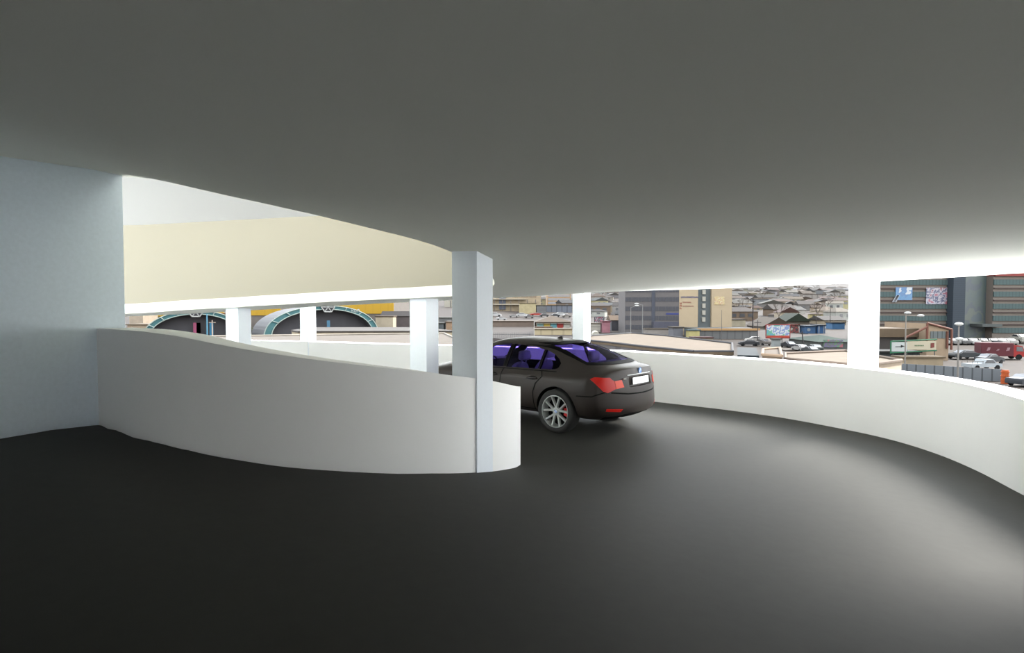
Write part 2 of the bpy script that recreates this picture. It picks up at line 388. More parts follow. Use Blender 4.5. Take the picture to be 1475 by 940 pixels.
SIDE_R = [(1.19,1.020),(.47,1.028),(.47,1.350),(.72,1.392),(1.19,1.420)]
SIDE_Q = [(.43,1.030),(.12,1.040),(.05,1.07),(.03,1.145),(.09,1.210),(.22,1.285),(.43,1.352)]
SIDE_F = [(1.27,1.018),(2.28,1.0),(2.10,1.13),(1.90,1.26),(1.70,1.36),(1.50,1.405),(1.27,1.420)]
REARW = [(-.64,1.175),(.64,1.175),(.60,1.28),(.52,1.43),(.25,1.452),(-.25,1.452),(-.52,1.43),(-.60,1.28)]
FRONTW = [(-.66,1.045),(.66,1.045),(.60,1.20),(.52,1.39),(.25,1.41),(-.25,1.41),(-.52,1.39),(-.60,1.20)]
# cavity and cutters
CAV = [r for r in ST if -.50 < r[0] < 2.6]
CAV = [(-.47,.24,.80,.84,.84,.93,.74,1.03,.64,1.165,1.18)]+CAV[1:]
co = shell(CAV, inset=.05, zfloor_=.80, deform=False, levels=1); cavm = bake(co); drop(co)
def cutter(name, me_or_bm, slot=1):
    if isinstance(me_or_bm, bmesh.types.BMesh):
        bmesh.ops.recalc_face_normals(me_or_bm, faces=me_or_bm.faces[:])
        me = bpy.data.meshes.new(name); me_or_bm.to_mesh(me); me_or_bm.free()
    else: me = me_or_bm
    me.materials.clear(); me.materials.append(PAINT); me.materials.append(BLACK)
    for p in me.polygons: p.material_index = slot
    o = bpy.data.objects.new(name, me); C.objects.link(o); return o
base.materials.clear(); base.materials.append(PAINT); base.materials.append(BLACK)
bo = bpy.data.objects.new('body', base); C.objects.link(bo)
cuts = [cutter('cv', cavm)]
bm = BM(); box(bm, .02, 2.55, -.58, .58, .36, .90); cuts.append(cutter('cw', bm))
bm = BM(); prism(bm, SIDE_R, 'y', -1.3, 1.3); cuts.append(cutter('c1', bm))
bm = BM(); prism(bm, SIDE_Q, 'y', -1.3, 1.3); cuts.append(cutter('c2', bm))
bm = BM(); prism(bm, SIDE_F, 'y', -1.3, 1.3); cuts.append(cutter('c3', bm))
bm = BM(); prism(bm, REARW, 'x', -1.2, .5); cuts.append(cutter('c4', bm))
bm = BM(); prism(bm, FRONTW, 'x', 1.6, 3.2); cuts.append(cutter('c5', bm))
for ax in (0, 3.07):
    for s in (-1, 1):
        bm = BM(); cyl(bm, (ax, s*.60, .375), (ax, s*1.2, .375), .405, n=48); cuts.append(cutter('ca', bm))
# plate recess, grille opening, exhaust cut
bm = BM(); box(bm, -1.4, -1.02, -.36, .36, .80, .975, bev=.03); cuts.append(cutter('cp', bm, 0))
for c in cuts:
    md = bo.modifiers.new('b', 'BOOLEAN'); md.operation = 'DIFFERENCE'; md.solver = 'EXACT'; md.object = c
bodym = bake(bo)
for c in cuts: drop(c)
bpy.data.objects.remove(bo)
bodym.polygons.foreach_set('use_smooth', [True]*len(bodym.polygons)); bodym.set_sharp_from_angle(angle=R(38))
def patch(name, poly, axis, sgn, m, off=.004, thick=.006, step=.035, lim=None, parent=None, bv=None):
    """a panel cut to a polygon and laid on the body, seen along an axis"""
    bm = BM(); f = bm.faces.new([bm.verts.new((p[0], p[1], 0)) for p in poly])
    for ax in (0, 1):
        v = [p[ax] for p in poly]; t = min(v)+step
        while t < max(v)-1e-4:
            bmesh.ops.bisect_plane(bm, geom=bm.verts[:]+bm.edges[:]+bm.faces[:], plane_co=(t, 0, 0) if ax == 0 else (0, t, 0), plane_no=(1, 0, 0) if ax == 0 else (0, 1, 0)); t += step
    bad = []; inner = {}
    for v in bm.verts:
        a, b = v.co.x, v.co.y
        if axis == 'y': o_, d_ = Vector((a, sgn*2, b)), Vector((0, -sgn, 0))
        elif axis == 'x': o_, d_ = Vector((sgn*6, a, b)), Vector((-sgn, 0, 0))
        elif axis == 'z': o_, d_ = Vector((a, b, 3)), Vector((0, 0, -1))
        else: e_ = Vector((-math.sin(axis), math.cos(axis), 0)); d_ = Vector((-math.cos(axis), -math.sin(axis), 0)); o_ = e_*a+Vector((0, 0, b))-d_*4
        loc, nor, ix, dist = (bv or BV).ray_cast(o_, d_)
        if loc is None: bad.append(v); continue
        if nor.dot(d_) > 0: nor = -nor
        v.co = loc+nor*off; inner[v] = nor.copy()
    bmesh.ops.delete(bm, geom=bad, context='VERTS')
    vs = [v for v in bm.verts]; vmap = {}
    fs = bm.faces[:]
    if fs:
        for v in vs: vmap[v] = bm.verts.new(v.co-inner[v]*thick)
        bedges = [e for e in bm.edges if len(e.link_faces) == 1]
        for fa_ in fs: bm.faces.new([vmap[v] for v in reversed(fa_.verts)])
        for e in bedges: a, b = e.verts; bm.faces.new([a, b, vmap[b], vmap[a]])
    return obj(name, bm, m, parent, smooth=True, angle=50)
car = empty('parked_sedan', (1.375, 10.76, 0.0), R(138.9), 1.035)
car.location.z = zfloor(1.39, 10.9)-.004
tag(car, 'dark brown sedan with violet tinted glass parked behind the curved ramp wall', 'car')
b_ = bpy.data.objects.new('body', bodym); C.objects.link(b_); b_.parent = car
def grow(poly, d):
    cx = sum(p[0] for p in poly)/len(poly); cy = sum(p[1] for p in poly)/len(poly)
    return [(p[0]+d*(1 if p[0] > cx else -1), p[1]+d*(1 if p[1] > cy else -1)) for p in poly]
for nm, pl in (('rear_door_window', SIDE_R), ('quarter_window', SIDE_Q), ('front_door_window', SIDE_F)):
    for s in (1, -1): patch(nm, grow(pl, .004), 'y', s, GLASS, -.012, .004, parent=car)
patch('rear_window', grow(REARW, .004), 'x', -1, GLASS, -.012, .004, parent=car)
patch('windshield', grow(FRONTW, .004), 'x', 1, GLASS, -.012, .004, parent=car)
def strip(path, w):
    """outline of a line with width"""
    L, Rr = [], []
    for i, p in enumerate(path):
        a = Vector(path[max(i-1, 0)]); b = Vector(path[min(i+1, len(path)-1)]); t = (b-a).normalized(); n = Vector((-t.y, t.x))*w/2
        L.append(tuple(Vector(p)+n)); Rr.append(tuple(Vector(p)-n))
    return L+Rr[::-1]
# black frames round the glass and shut lines
def ring(poly, w):
    c = Vector((sum(p[0] for p in poly)/len(poly), sum(p[1] for p in poly)/len(poly)))
    n = len(poly); o_ = []; area = sum(poly[i][0]*poly[(i+1) % n][1]-poly[(i+1) % n][0]*poly[i][1] for i in range(n))
    s = 1 if area > 0 else -1
    for i in range(n):
        a, b, c_ = Vector(poly[i-1]), Vector(poly[i]), Vector(poly[(i+1) % n])
        n1 = Vector(((b-a).y, -(b-a).x)).normalized()*s; n2 = Vector(((c_-b).y, -(c_-b).x)).normalized()*s
        m_ = (n1+n2).normalized(); o_.append(tuple(b+m_*(w/max(.4, m_.dot(n1)))))
    return o_
for i in range(len(REARW)):
    pass
rw = ring(REARW, .030); n_ = len(REARW)
bmr = [[REARW[i], REARW[(i+1) % n_], rw[(i+1) % n_], rw[i]] for i in range(n_)]
for q in bmr: patch('rear_window_seal', q, 'x', -1, BLACK, .006, .012, .02, parent=car)
for s in (1, -1):
    patch('door_seam', strip([(.36,1.01),(.30,.92),(.42,.80),(.47,.66),(.46,.34)], .018), 'y', s, BLACK, .003, .006, parent=car)
    patch('door_seam', strip([(1.23,1.0),(1.24,.34)], .018), 'y', s, BLACK, .003, .006, parent=car)
    patch('door_seam', strip([(2.32,.97),(2.36,.70),(2.32,.34)], .018), 'y', s, BLACK, .003, .006, parent=car)
    patch('bumper_seam', strip([(-.42,.665),(-.70,.675),(-.88,.75)], .018), 'y', s, BLACK, .003, .006, parent=car)
    patch('door_pillar', [(1.195,1.03),(1.265,1.03),(1.265,1.41),(1.195,1.41)], 'y', s, BLACK, .002, .006, parent=car)
    patch('door_pillar', [(.435,1.04),(.465,1.04),(.465,1.345),(.435,1.345)], 'y', s, BLACK, .002, .006, parent=car)
    patch('sill_line', strip([(.45,.355),(2.6,.355)], .014), 'y', s, BLACK, .002, .006, parent=car)
    patch('window_trim', strip([(.05,1.010),(1.2,.998),(2.35,.980)], .014), 'y', s, BLACK, .003, .006, parent=car)
    for hx in (.50, 1.42):
        bm = BM(); box(bm, hx-.11, hx+.11, -.012, .022, -.014, .016, bev=.010)
        h = obj('door_handle', bm, PAINT, car, smooth=True); h.location = (0, s*.937, .885)
        patch('handle_recess', [(hx+.10*math.cos(t*PI/8), .885+.032*math.sin(t*PI/8)) for t in range(16)], 'y', s, BLACK, .002, .004, parent=car)
    # tail lamps: side lens wrapping into an inner lens on the lid
    ph = R(135 if s > 0 else 225)
    patch('tail_lamp', [(s*t, z) for t, z in ((-.165,.945),(-.10,.975),(.14,.970),(.175,.935),(.215,.915),(.235,.79),(.10,.735),(.02,.760))], ph, 1, REDL, .008, .03, .03, parent=car)
    patch('tail_lamp_lid', [(s*t, z) for t, z in ((.222,.915),(.345,.925),(.385,.81),(.24,.79))], ph, 1, ORANGEL, .010, .03, .03, parent=car)
    patch('bumper_reflector', [(s*.78,.485),(s*.52,.465),(s*.55,.425),(s*.78,.445)], 'x', -1, REDL, .006, .02, .03, parent=car)
    patch('exhaust_tip', [(s*.72,.345),(s*.40,.345),(s*.42,.29),(s*.68,.29)], 'x', -1, BLACK, .01, .05, .04, parent=car)
    patch('headlamp', [(s*.48,.70),(s*.80,.72),(s*.84,.66),(s*.60,.58),(s*.45,.60)], 'x', 1, ALLOY, .006, .02, .03, parent=car)
    patch('kidney_grille', [(s*.04,.69),(s*.30,.68),(s*.27,.50),(s*.04,.50)], 'x', 1, BLACK, .008, .02, .03, parent=car)
    # door mirror
    bm = BM(); bmesh.ops.create_uvsphere(bm, u_segments=16, v_segments=10, radius=1)
    for v in bm.verts: v.co = (v.co.x*.07, v.co.y*.12, v.co.z*.085)
    mi = obj('door_mirror', bm, PAINT, car, smooth=True, angle=80); mi.location = (2.22, s*1.02, 1.03)
patch('bumper_gap', strip([(-.70,.735),(-.40,.700),(0,.690),(.40,.700),(.70,.735)], .022), 'x', -1, BLACK, .002, .006, parent=car)
patch('lid_trim', strip([(-.36,.99),(0,.995),(.36,.99)], .010), 'x', -1, ALLOY, .012, .015, parent=car)
patch('rear_diffuser', [(-.40,.36),(.40,.36),(.34,.30),(-.34,.30)], 'x', -1, BLACK, .006, .03, .05, parent=car)
# trunk shut line across the deck
bm = BM(); box(bm, -.01, 0, -.26, .26, -.055, .055, bev=.004)
pl = obj('licence_plate', bm, WHITEP, car); pl.location = (-1.05, 0, .89); pl.rotation_euler = (0, R(6), 0)
def roundel(parent, loc, rx, r, side='x'):
    bm = BM(); lathe_y(bm, [(0, .008), (r*.8, .008), (r*.8, .006)], 24)
    o_ = obj('badge', bm, BADGEW, parent); o_.location = loc; o_.rotation_euler = rx
    bm = BM(); lathe_y(bm, [(r*.78, .010), (r, .010), (r, 0), (r*.78, 0)], 24); obj('badge_ring', bm, BLUEB if side == 'x' else ALLOY, o_)
    bm = BM()
    for a0 in (0, PI):
        ps = [(0, 0)]+[(r*.76*math.cos(a0+t*PI/12), r*.76*math.sin(a0+t*PI/12)) for t in range(7)]
        A = [bm.verts.new((p[0], .0095, p[1])) for p in ps]; bm.faces.new(A)
    obj('badge_quarter', bm, BLUEB, o_); return o_
loc, nor, _, _ = BV.ray_cast(Vector((-4, 0, 1.045)), Vector((1, 0, 0)))
rd = roundel(car, (loc.x-.004, 0, 1.045), (0, 0, PI/2), .046); rd.rotation_euler = (0, R(-12), PI/2)
bm = BM()
for i, w in enumerate((.022, .022, .022)): box(bm, -.004, .004, i*.028, i*.028+w, 0, .026)
md_ = obj('model_script', bm, CHROME, car); l2, _, _, _ = BV.ray_cast(Vector((-4, .43, .93)), Vector((1, 0, 0))); md_.location = (l2.x-.006, .40, .93)
# shark fin aerial
bm = BM(); prism(bm, [(-.02,0),(.13,0),(.03,.05),(-.01,.052)], 'y', -.012, .012)
loc, _, _, _ = BV.ray_cast(Vector((.55, 0, 3)), Vector((0, 0, -1)))
fn = obj('roof_aerial', bm, PAINT, car, smooth=True); fn.location = (.55, 0, loc.z-.004)
# wheels
def wheel():
    bm = BM(); lathe_y(bm, [(.262,-.115),(.300,-.128),(.345,-.122),(.362,-.095),(.366,0),(.362,.095),(.345,.122),(.300,.128),(.262,.115)], 56, closed=True)
    t = obj('wheel', bm, RUBBER, None, smooth=True, angle=60)
    bm = BM(); lathe_y(bm, [(.268,.105),(.268,.122),(.258,.126),(.250,.112),(.245,.05),(.235,-.10),(.268,-.11)], 56, closed=True)
    rim = obj('rim', bm, ALLOY, t, smooth=True, angle=40)
    bm = BM(); lathe_y(bm, [(0,-.02),(.24,-.02)], 40); obj('brake_disc', bm, BLACK, t)
    bm = BM()
    for k in range(5):                       # double spokes
        a = 2*PI*k/5+R(125)
        for s in (-1, 1):
            a0, a1 = a+s*.20, a+s*.31
            p0 = Vector((.045*math.cos(a+s*.7), .085, .045*math.sin(a+s*.7))); p1 = Vector((.250*math.cos(a1-s*.0), .105, .250*math.sin(a1)))
            d = (p1-p0).normalized(); nrm = Vector((-d.z, 0, d.x))
            w0, w1, th = .026, .024, .034
            vs = []
            for p, w in ((p0, w0), (p0.lerp(p1, .5), .020), (p1, w1)):
                vs.append([bm.verts.new(p+nrm*w*q+Vector((0, h, 0))) for q, h in ((-1, -th), (1, -th), (.6, 0), (-.6, 0))])
            for j in range(2):
                for q in range(4): bm.faces.new([vs[j][q], vs[j][(q+1) % 4], vs[j+1][(q+1) % 4], vs[j+1][q]])
            bm.faces.new(vs[0][::-1]); bm.faces.new(vs[-1])
    sp = obj('spokes', bm, ALLOY, t, smooth=True, angle=40)
    bm = BM(); lathe_y(bm, [(0,.094),(.055,.094),(.068,.085),(.07,.05)], 32); obj('hub', bm, ALLOY, t, smooth=True)
    bd = roundel(t, (0, .088, 0), (0, 0, 0), .036, 'w')
    bm = BM()
    P = [(r*math.cos(a), r*math.sin(a)) for r, aa in ((.225, range(7)), (.135, range(6, -1, -1))) for a in [PI-.39+j*.13 for j in aa]]
    prism(bm, P, 'y', .0, .045); obj('brake_caliper', bm, CALR, t)
    return t
def copy_tree(o, parent=None):
    c = o.copy(); C.objects.link(c); c.parent = parent
    for ch in o.children: copy_tree(ch, c)
    return c
w0 = wheel(); spots = [(0, .83, 1), (3.07, .83, 1), (0, -.83, -1), (3.07, -.83, -1)]
wheels = [w0]+[copy_tree(w0) for _ in range(3)]
for w_, (x, y, s) in zip(wheels, spots):
    w_.parent = car; w_.location = (x, y, .366); w_.rotation_euler = (0, 0, 0 if s > 0 else PI)
# cabin
def seat(x, y, w=.50):
    bm = BM()
    prism(bm, [(x-.05,.42),(x+.50,.46),(x+.52,.56),(x+.05,.54)], 'y', y-w/2, y+w/2)
    A = [(x-.30,1.06),(x-.22,1.08),(x+.02,.60),(x+.06,.50),(x-.10,.46),(x-.14,.56)]
    rows = []
    for t in np.linspace(-1, 1, 9):
        k = 1-.18*abs(t)**3
        rows.append([bm.verts.new((px-.0+.05*abs(t)**2, y+t*w/2*(.86 if pz > .9 else 1), .5+(pz-.5)*k)) for px, pz in A])
    for i in range(8):
        for q in range(6): bm.faces.new([rows[i][q], rows[i][(q+1) % 6], rows[i+1][(q+1) % 6], rows[i+1][q]])
    bm.faces.new(rows[0][::-1]); bm.faces.new(rows[-1])
    s_ = obj('seat', bm, SEATM, car, smooth=True, angle=50)
    bm = BM(); box(bm, x-.38, x-.27, y-.13, y+.13, 1.11, 1.29, bev=.04); cyl(bm, (x-.30, y-.06, 1.02), (x-.32, y-.06, 1.14), .008); cyl(bm, (x-.30, y+.06, 1.02), (x-.32, y+.06, 1.14), .008)
    obj('headrest', bm, SEATM, s_, smooth=True, angle=50)
for x, y, w in ((1.45,.38,.50),(1.45,-.38,.50),(.42,.36,.56),(.42,-.36,.56)): seat(x, y, w)
bm = BM(); prism(bm, [(2.0,.55),(2.5,.55),(2.62,.98),(2.25,1.02),(2.08,.92)], 'y', -.74, .74); obj('dashboard', bm, BLACK, car)
bm = BM(); prism(bm, [(-.44,.99),(.02,1.0),(.04,.90),(-.42,.90)], 'y', -.70, .70); obj('parcel_shelf', bm, BLACK, car)
bm = BM(); bmesh.ops.create_circle(bm, segments=4, radius=.01)
bm.free(); bm = BM()
for i in range(24):
    a, b = 2*PI*i/24, 2*PI*(i+1)/24
    cyl(bm, (.0, .18*math.cos(a), .18*math.sin(a)), (0, .18*math.cos(b), .18*math.sin(b)), .014, n=6)
cyl(bm, (0, -.17, 0), (0, .17, 0), .018, n=6); sw = obj('steering_wheel', bm, BLACK, car, smooth=True); sw.location = (2.0, .38, .98); sw.rotation_euler = (0, R(-22), 0)
bmb.free()

# ------------------------------------------------------------------ the city outside (levels relative to the eye, then lifted by ZC)
TP = [(20,-9.5),(90,-9.3),(130,-8.9),(180,-8.0),(250,-5.3),(380,.9),(600,15.5),(900,33),(1400,52),(2200,84)]
def tz(D): return float(np.interp(D, [p[0] for p in TP], [p[1] for p in TP]))+ZC
def base_depth(v):
    """distance at which the ground is seen at picture height v"""
    lo, hi = 21., 2200.
    for _ in range(50):
        m = (lo+hi)/2
        if 442.5-F*(tz(m)-ZC)/m > v: lo = m
        else: hi = m
    return (lo+hi)/2
def at(u, v=None, D=None):
    D = D or base_depth(v); return ((u-737.5)/F*D, D, tz(D))
# terrain
bm = BM(); rows = []
Ds = [62, 75, 90, 110, 130, 155, 180, 215, 250, 310, 380, 480, 600, 750, 900, 1150, 1400, 1800, 2200]
for D in Ds:
    rows.append([bm.verts.new((x*max(D, 60)/60, D, tz(D)+(0 if D < 300 else (D/900)*3*math.sin(x*.21+D*.01)))) for x in range(-110, 111, 4)])
for a, b in zip(rows, rows[1:]):
    for i in range(len(a)-1): bm.faces.new([a[i], a[i+1], b[i+1], b[i]])
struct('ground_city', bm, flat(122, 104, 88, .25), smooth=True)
bm = BM(); box(bm, -114, 114, -90, 62.2, tz(62)-.3, tz(62)-.01); struct('ground_near', bm, mat('pale_bounce_ground', (.5, .5, .48), .9, noise=.1, nscale=.3))  # unseen ground, made pale to bounce light up onto the ceiling
bm = BM(); rows = []                                   # ridge on the skyline, haze put into its blue-grey colour
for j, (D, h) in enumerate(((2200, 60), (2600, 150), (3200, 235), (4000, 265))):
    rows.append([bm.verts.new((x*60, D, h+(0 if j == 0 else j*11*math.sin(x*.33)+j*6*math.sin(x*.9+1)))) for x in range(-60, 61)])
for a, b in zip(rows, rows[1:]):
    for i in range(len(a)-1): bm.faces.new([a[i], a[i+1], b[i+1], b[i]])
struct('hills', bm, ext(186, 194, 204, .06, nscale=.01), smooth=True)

def lk(o, label, cat, group=None, kind=None): return tag(o, label, cat, group, kind)
def bx(parent, name, x0, x1, y0, y1, z0, z1, m, bev=0):
    bm = BM(); cx, cy, cz = (x0+x1)/2, (y0+y1)/2, z0
    box(bm, x0-cx, x1-cx, y0-cy, y1-cy, 0, z1-z0, bev=bev); o = obj(name, bm, m, parent); o.location = (cx, cy, cz); return o
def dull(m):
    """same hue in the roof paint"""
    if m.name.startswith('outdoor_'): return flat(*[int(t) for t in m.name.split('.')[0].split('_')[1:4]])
    return m
def flat_building(u0, u1, v, vt, depth, wallm, roofm, label, cat='building', name='building', yaw=0, D=None, top=None, parapet=.0, group=None):
    """box building: front face spans u0..u1, foot at v, top at vt"""
    x0, y0, z0 = at(u0, v, D); x1 = at(u1, v, D)[0]
    z1 = top if top is not None else ZC+(442.5-vt)/F*y0
    e = empty(name, ((x0+x1)/2, y0, z0), yaw); w = (x1-x0)/2/max(.4, math.cos(yaw))
    bx(e, 'wall', -w, w, 0, depth, -2, z1-z0, wallm)
    r = .25
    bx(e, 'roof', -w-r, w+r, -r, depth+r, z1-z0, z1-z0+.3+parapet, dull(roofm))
    lk(e, label, cat, group); e['h'] = z1-z0; e['w'] = w
    return e
def windows(e, rows, cols, x0, x1, z0, z1, ww, wh, m, y=-.03, name='window', fr=None):
    w0_ = None
    for j in range(rows):
        for i in range(cols):
            cx = x0+(x1-x0)*(i+.5)/cols; cz = z0+(z1-z0)*(j+.5)/rows
            if w0_ is None: w0_ = bx(e, name, -ww/2, ww/2, -.05, .03, 0, wh, m); o = w0_
            else: o = w0_.copy(); C.objects.link(o)
            o.location = (cx, y, cz-wh/2)
def gable(bm, w, d, h, over=.4, along='x', mi=0):
    """roof prism, ridge along x or y, sitting at z = 0"""
    if along == 'x':
        A = [(-w-over, -d-over, 0), (w+over, -d-over, 0), (w+over, d+over, 0), (-w-over, d+over, 0)]; Rg = [(-w-over, 0, h), (w+over, 0, h)]
        v = [bm.verts.new(p) for p in A+Rg]
        F_ = [(0,1,5,4),(2,3,4,5),(0,4,3),(1,2,5),(3,2,1,0)]
    else:
        A = [(-w-over, -d-over, 0), (w+over, -d-over, 0), (w+over, d+over, 0), (-w-over, d+over, 0)]; Rg = [(0, -d-over, h), (0, d+over, h)]
        v = [bm.verts.new(p) for p in A+Rg]
        F_ = [(0,4,5,3),(1,2,5,4),(0,1,4),(2,3,5),(3,2,1,0)]
    for f in F_: bm.faces.new([v[i] for i in f])
def hip(bm, w, d, h, over=.4):
    k = max(0, w-d)
    v = [bm.verts.new(p) for p in [(-w-over,-d-over,0),(w+over,-d-over,0),(w+over,d+over,0),(-w-over,d+over,0),(-k,0,h),(k,0,h)]]
    for f in [(0,1,5,4),(2,3,4,5),(0,4,3),(1,2,5),(3,2,1,0)]: bm.faces.new([v[i] for i in f])
def vslab(e, name, x0, x1, y0, y1, z0, z1, m): return bx(e, name, x0, x1, y0, y1, z0, z1, m)
DARKW = mat('window_dark', tuple(v*EXT for v in lin((70, 72, 78))), .3)
ROOFC = {'grey': (150,148,146), 'slate blue': (128,138,150), 'tan': (196,178,152), 'brown': (150,128,110), 'rust red': (150,112,98), 'pale': (214,206,192), 'green': (96,122,92), 'charcoal': (96,94,94)}
WALLC = {'cream': (232,214,182), 'white': (232,228,220), 'grey': (150,146,140), 'brown': (152,126,104), 'pale yellow': (240,222,160), 'tan': (200,176,146)}
def house(u, v, w, d, h, rh, roofc, wallc, style, yaw, label, group=None, D=None, cat='house', win=True, along='x'):
    x, y, z = at(u, v, D); e = empty('house', (x, y+d, z), yaw); lk(e, label, cat, group)
    bx(e, 'wall', -w, w, -d, d, -1.5, h, ext(*WALLC.get(wallc, wallc) if isinstance(wallc, str) else wallc))
    bm = BM(); (hip(bm, w, d, rh) if style == 'hip' else gable(bm, w, d, rh, along=along))
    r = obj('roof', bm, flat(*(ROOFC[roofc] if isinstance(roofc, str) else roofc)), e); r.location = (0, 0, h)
    if win:
        n = 2 if w < 6 else 3
        windows(e, 1, n, -w*.8, w*.8, h*.35, h*.85, w*.32, h*.34, DARKW, y=-d-.03)
    return e
# ---- cars
def car_mesh():
    prof = [(-2.2,.35),(-2.25,.75),(-2.1,.98),(-1.35,1.03),(-.75,1.42),(.35,1.44),(1.05,1.0),(1.95,.88),(2.2,.62),(2.2,.33)]
    bm = BM(); rows = []
    for y, k, s in ((-.88,.0,1),(-.80,.04,1),(.80,.04,1),(.88,0,1)):
        rows.append([bm.verts.new((x*(1-(.02 if abs(y) > .85 else 0)), y*(1 if z < 1.04 else .78), z+(0 if abs(y) < .85 else -.04*(z > 1.0)))) for x, z in prof])
    for a, b in zip(rows, rows[1:]):
        for i in range(len(prof)): bm.faces.new([a[i], a[(i+1) % len(prof)], b[(i+1) % len(prof)], b[i]])
    bm.faces.new(rows[0][::-1]); bm.faces.new(rows[-1]); return bm
def car_proto():
    e = empty('car', (0, 0, 0)); b = obj('body', car_mesh(), ext(200,200,198), e, smooth=True, angle=40)
    b.data.materials[0] = ext(200,200,198)
    for s in (-1, 1):
        bm = BM(); prism(bm, [(-1.25,1.05),(-.72,1.36),(.30,1.38),(.88,1.03)], 'y', s*.72, s*.84); obj('side_window', bm, DARKW, e)
    bm = BM(); prism(bm, [(-2.0,.99),(-1.32,1.05),(-.82,1.38),(-.9,1.44),(-1.42,1.10)], 'y', -.6, .6); obj('rear_window', bm, DARKW, e)
    bm = BM(); prism(bm, [(.42,1.40),(.50,1.42),(1.12,1.04),(1.03,1.02)], 'y', -.6, .6); obj('windshield', bm, DARKW, e)
    for x in (-1.35, 1.35):
        for s in (-1, 1):
            bm = BM(); cyl(bm, (0, -.1, 0), (0, .1, 0), .32, n=16); w_ = obj('wheel', bm, BLACK, e); w_.location = (x, s*.80, .32)
    return e
CP = car_proto(); _cp_used = [False]
def place_car(u, v, yaw, rgb, label, group=None, D=None, sx=1, sz=1, dz=0):
    if not _cp_used[0]: e = CP; _cp_used[0] = True
    else: e = copy_tree(CP)
    x, y, z = at(u, v, D); e.location = (x, y, z+.02+dz); e.rotation_euler = (0, 0, R(yaw)); e.scale = (sx, sx if sx > 1 else 1, sz)
    for ch in e.children:
        if ch.name.startswith('body'):
            ch.material_slots[0].link = 'OBJECT'; ch.material_slots[0].material = ext(*rgb)
    lk(e, label, 'car', group); return e
def pole(u, v, vt, label, D=None, r=.09, arms=(), rgb=(120,116,110), lean=0, name='utility_pole', cat='pole'):
    x, y, z = at(u, v, D); h = ZC+(442.5-vt)/F*y-z
    e = empty(name, (x, y, z)); lk(e, label, cat)
    bm = BM(); cyl(bm, (0, 0, -.5), (lean*h, 0, h), r*1.3, r*.8, 10); obj('pole', bm, ext(*rgb), e)
    for (dx, dz) in arms:
        bm = BM(); cyl(bm, (0, 0, h-.2), (dx*.8, 0, h+dz-.05), r*.5, n=8); a = obj('arm', bm, ext(*rgb), e)
        bm = BM(); bmesh.ops.create_uvsphere(bm, u_segments=12, v_segments=8, radius=1)
        for q in bm.verts: q.co = (dx+q.co.x*.55, q.co.y*.25, h+dz+q.co.z*.22)
        obj('lamp_head', bm, ext(225,225,220), a)
    if not arms and name == 'utility_pole':
        bm = BM(); box(bm, -.8, .8, -.06, .06, h-.6, h-.45); obj('crossbar', bm, ext(*rgb), e)
    return e
def poster(e, name, x0, x1, z0, z1, y, m): 
    return bx(e, name, x0, x1, y-.12, y, z0, z1, m)

# ================= right: office building, parking lot
D0 = 150.0; s = D0/F
def X(u, D=D0): return (u-737.5)/F*D
def Z(v, D=D0): return ZC+(442.5-v)/F*D
gz = tz(D0)
of = empty('office_building', (X(1380), D0, gz)); lk(of, 'dark banded office building with a glass tower rising behind the car park', 'building')
ox = X(1380)
GL = ribbed('band_glass', (92,116,114), 1.2, 0, .55); TAN = ext(158,146,134,.05); BRN = ext(98,80,74,.05); DG = blotch('tower_reflections', [(62,88,88),(70,92,84),(56,76,88),(92,104,88),(60,84,92)], .22, detail=5); DK = ribbed('bay_glass', (66,80,92), 2.0, 2, .6)  # tower glass: colour patches painted in as reflections
def bands(u0, u1, y0, depth, top):
    x0, x1 = X(u0, y0), X(u1, y0)
    """floors of glass strips between tan spandrels"""
    bx(of, 'wing_wall', x0-ox, x1-ox, y0-D0+.3, y0-D0+depth, -1, top-gz, TAN)
    z = Z(487); k = 0
    per = 17.2*s
    zb = Z(479)
    while zb < top-2:
        bx(of, 'glass_band', x0-ox, x1-ox, y0-D0, y0-D0+.35, zb-gz, zb+7.5*s-gz, GL)
        bx(of, 'cornice', x0-ox, x1-ox, y0-D0-.1, y0-D0+.35, zb+11.5*s-gz, zb+13*s-gz, BRN)
        zb += 17.2*s
bands(1265, 1364, D0, 10, Z(300))
bands(1431, 1600, D0-1.5, 30, Z(398))
bx(of, 'dark_bay', X(1364)-ox, X(1381)-ox, -2.0, 10, -1, Z(330)-gz, DK)
bx(of, 'glass_tower', X(1381)-ox, X(1431)-ox, 1.0, 16, -1, Z(300)-gz, DG)
bx(of, 'canopy', X(1402)-ox, X(1430)-ox, -3, 1.0, Z(470)-gz, Z(466)-gz, ext(110,116,112))
bx(of, 'roof_edge', X(1431,D0-1.5)-ox, X(1600)-ox, -1.8, 20, Z(398)-gz, Z(391)-gz, ext(168,72,64))
bx(of, 'roof', X(1265)-ox, X(1364)-ox, -.3, 10, Z(300)-gz, Z(298)-gz, ext(110,104,98))
p1 = poster(of, 'blue_poster', X(1289)-ox, X(1313)-ox, Z(432)-gz, Z(413.5)-gz, -.02, blotch('poster_blue', [(60,140,196),(70,150,205),(60,130,190),(226,232,236),(80,150,200)], .35)); p1['label'] = 'blue poster with white shapes'
p2_ = poster(of, 'pink_poster', X(1333)-ox, X(1363)-ox, Z(438)-gz, Z(414)-gz, -.02, blotch('poster_pink', [(186,96,120),(205,200,210),(70,76,120),(214,206,214),(160,60,84)], .6, detail=4)); p2_['label'] = 'poster in pink, white and navy'
bm = BM()
for k in range(4): prism(bm, [(X(1284+k*1.3)-ox, Z(435)-gz), (X(1286+k*1.3)-ox, Z(435)-gz), (X(1292+k)-ox, Z(425)-gz), (X(1290+k)-ox, Z(425)-gz)], 'y', -.16, -.1)
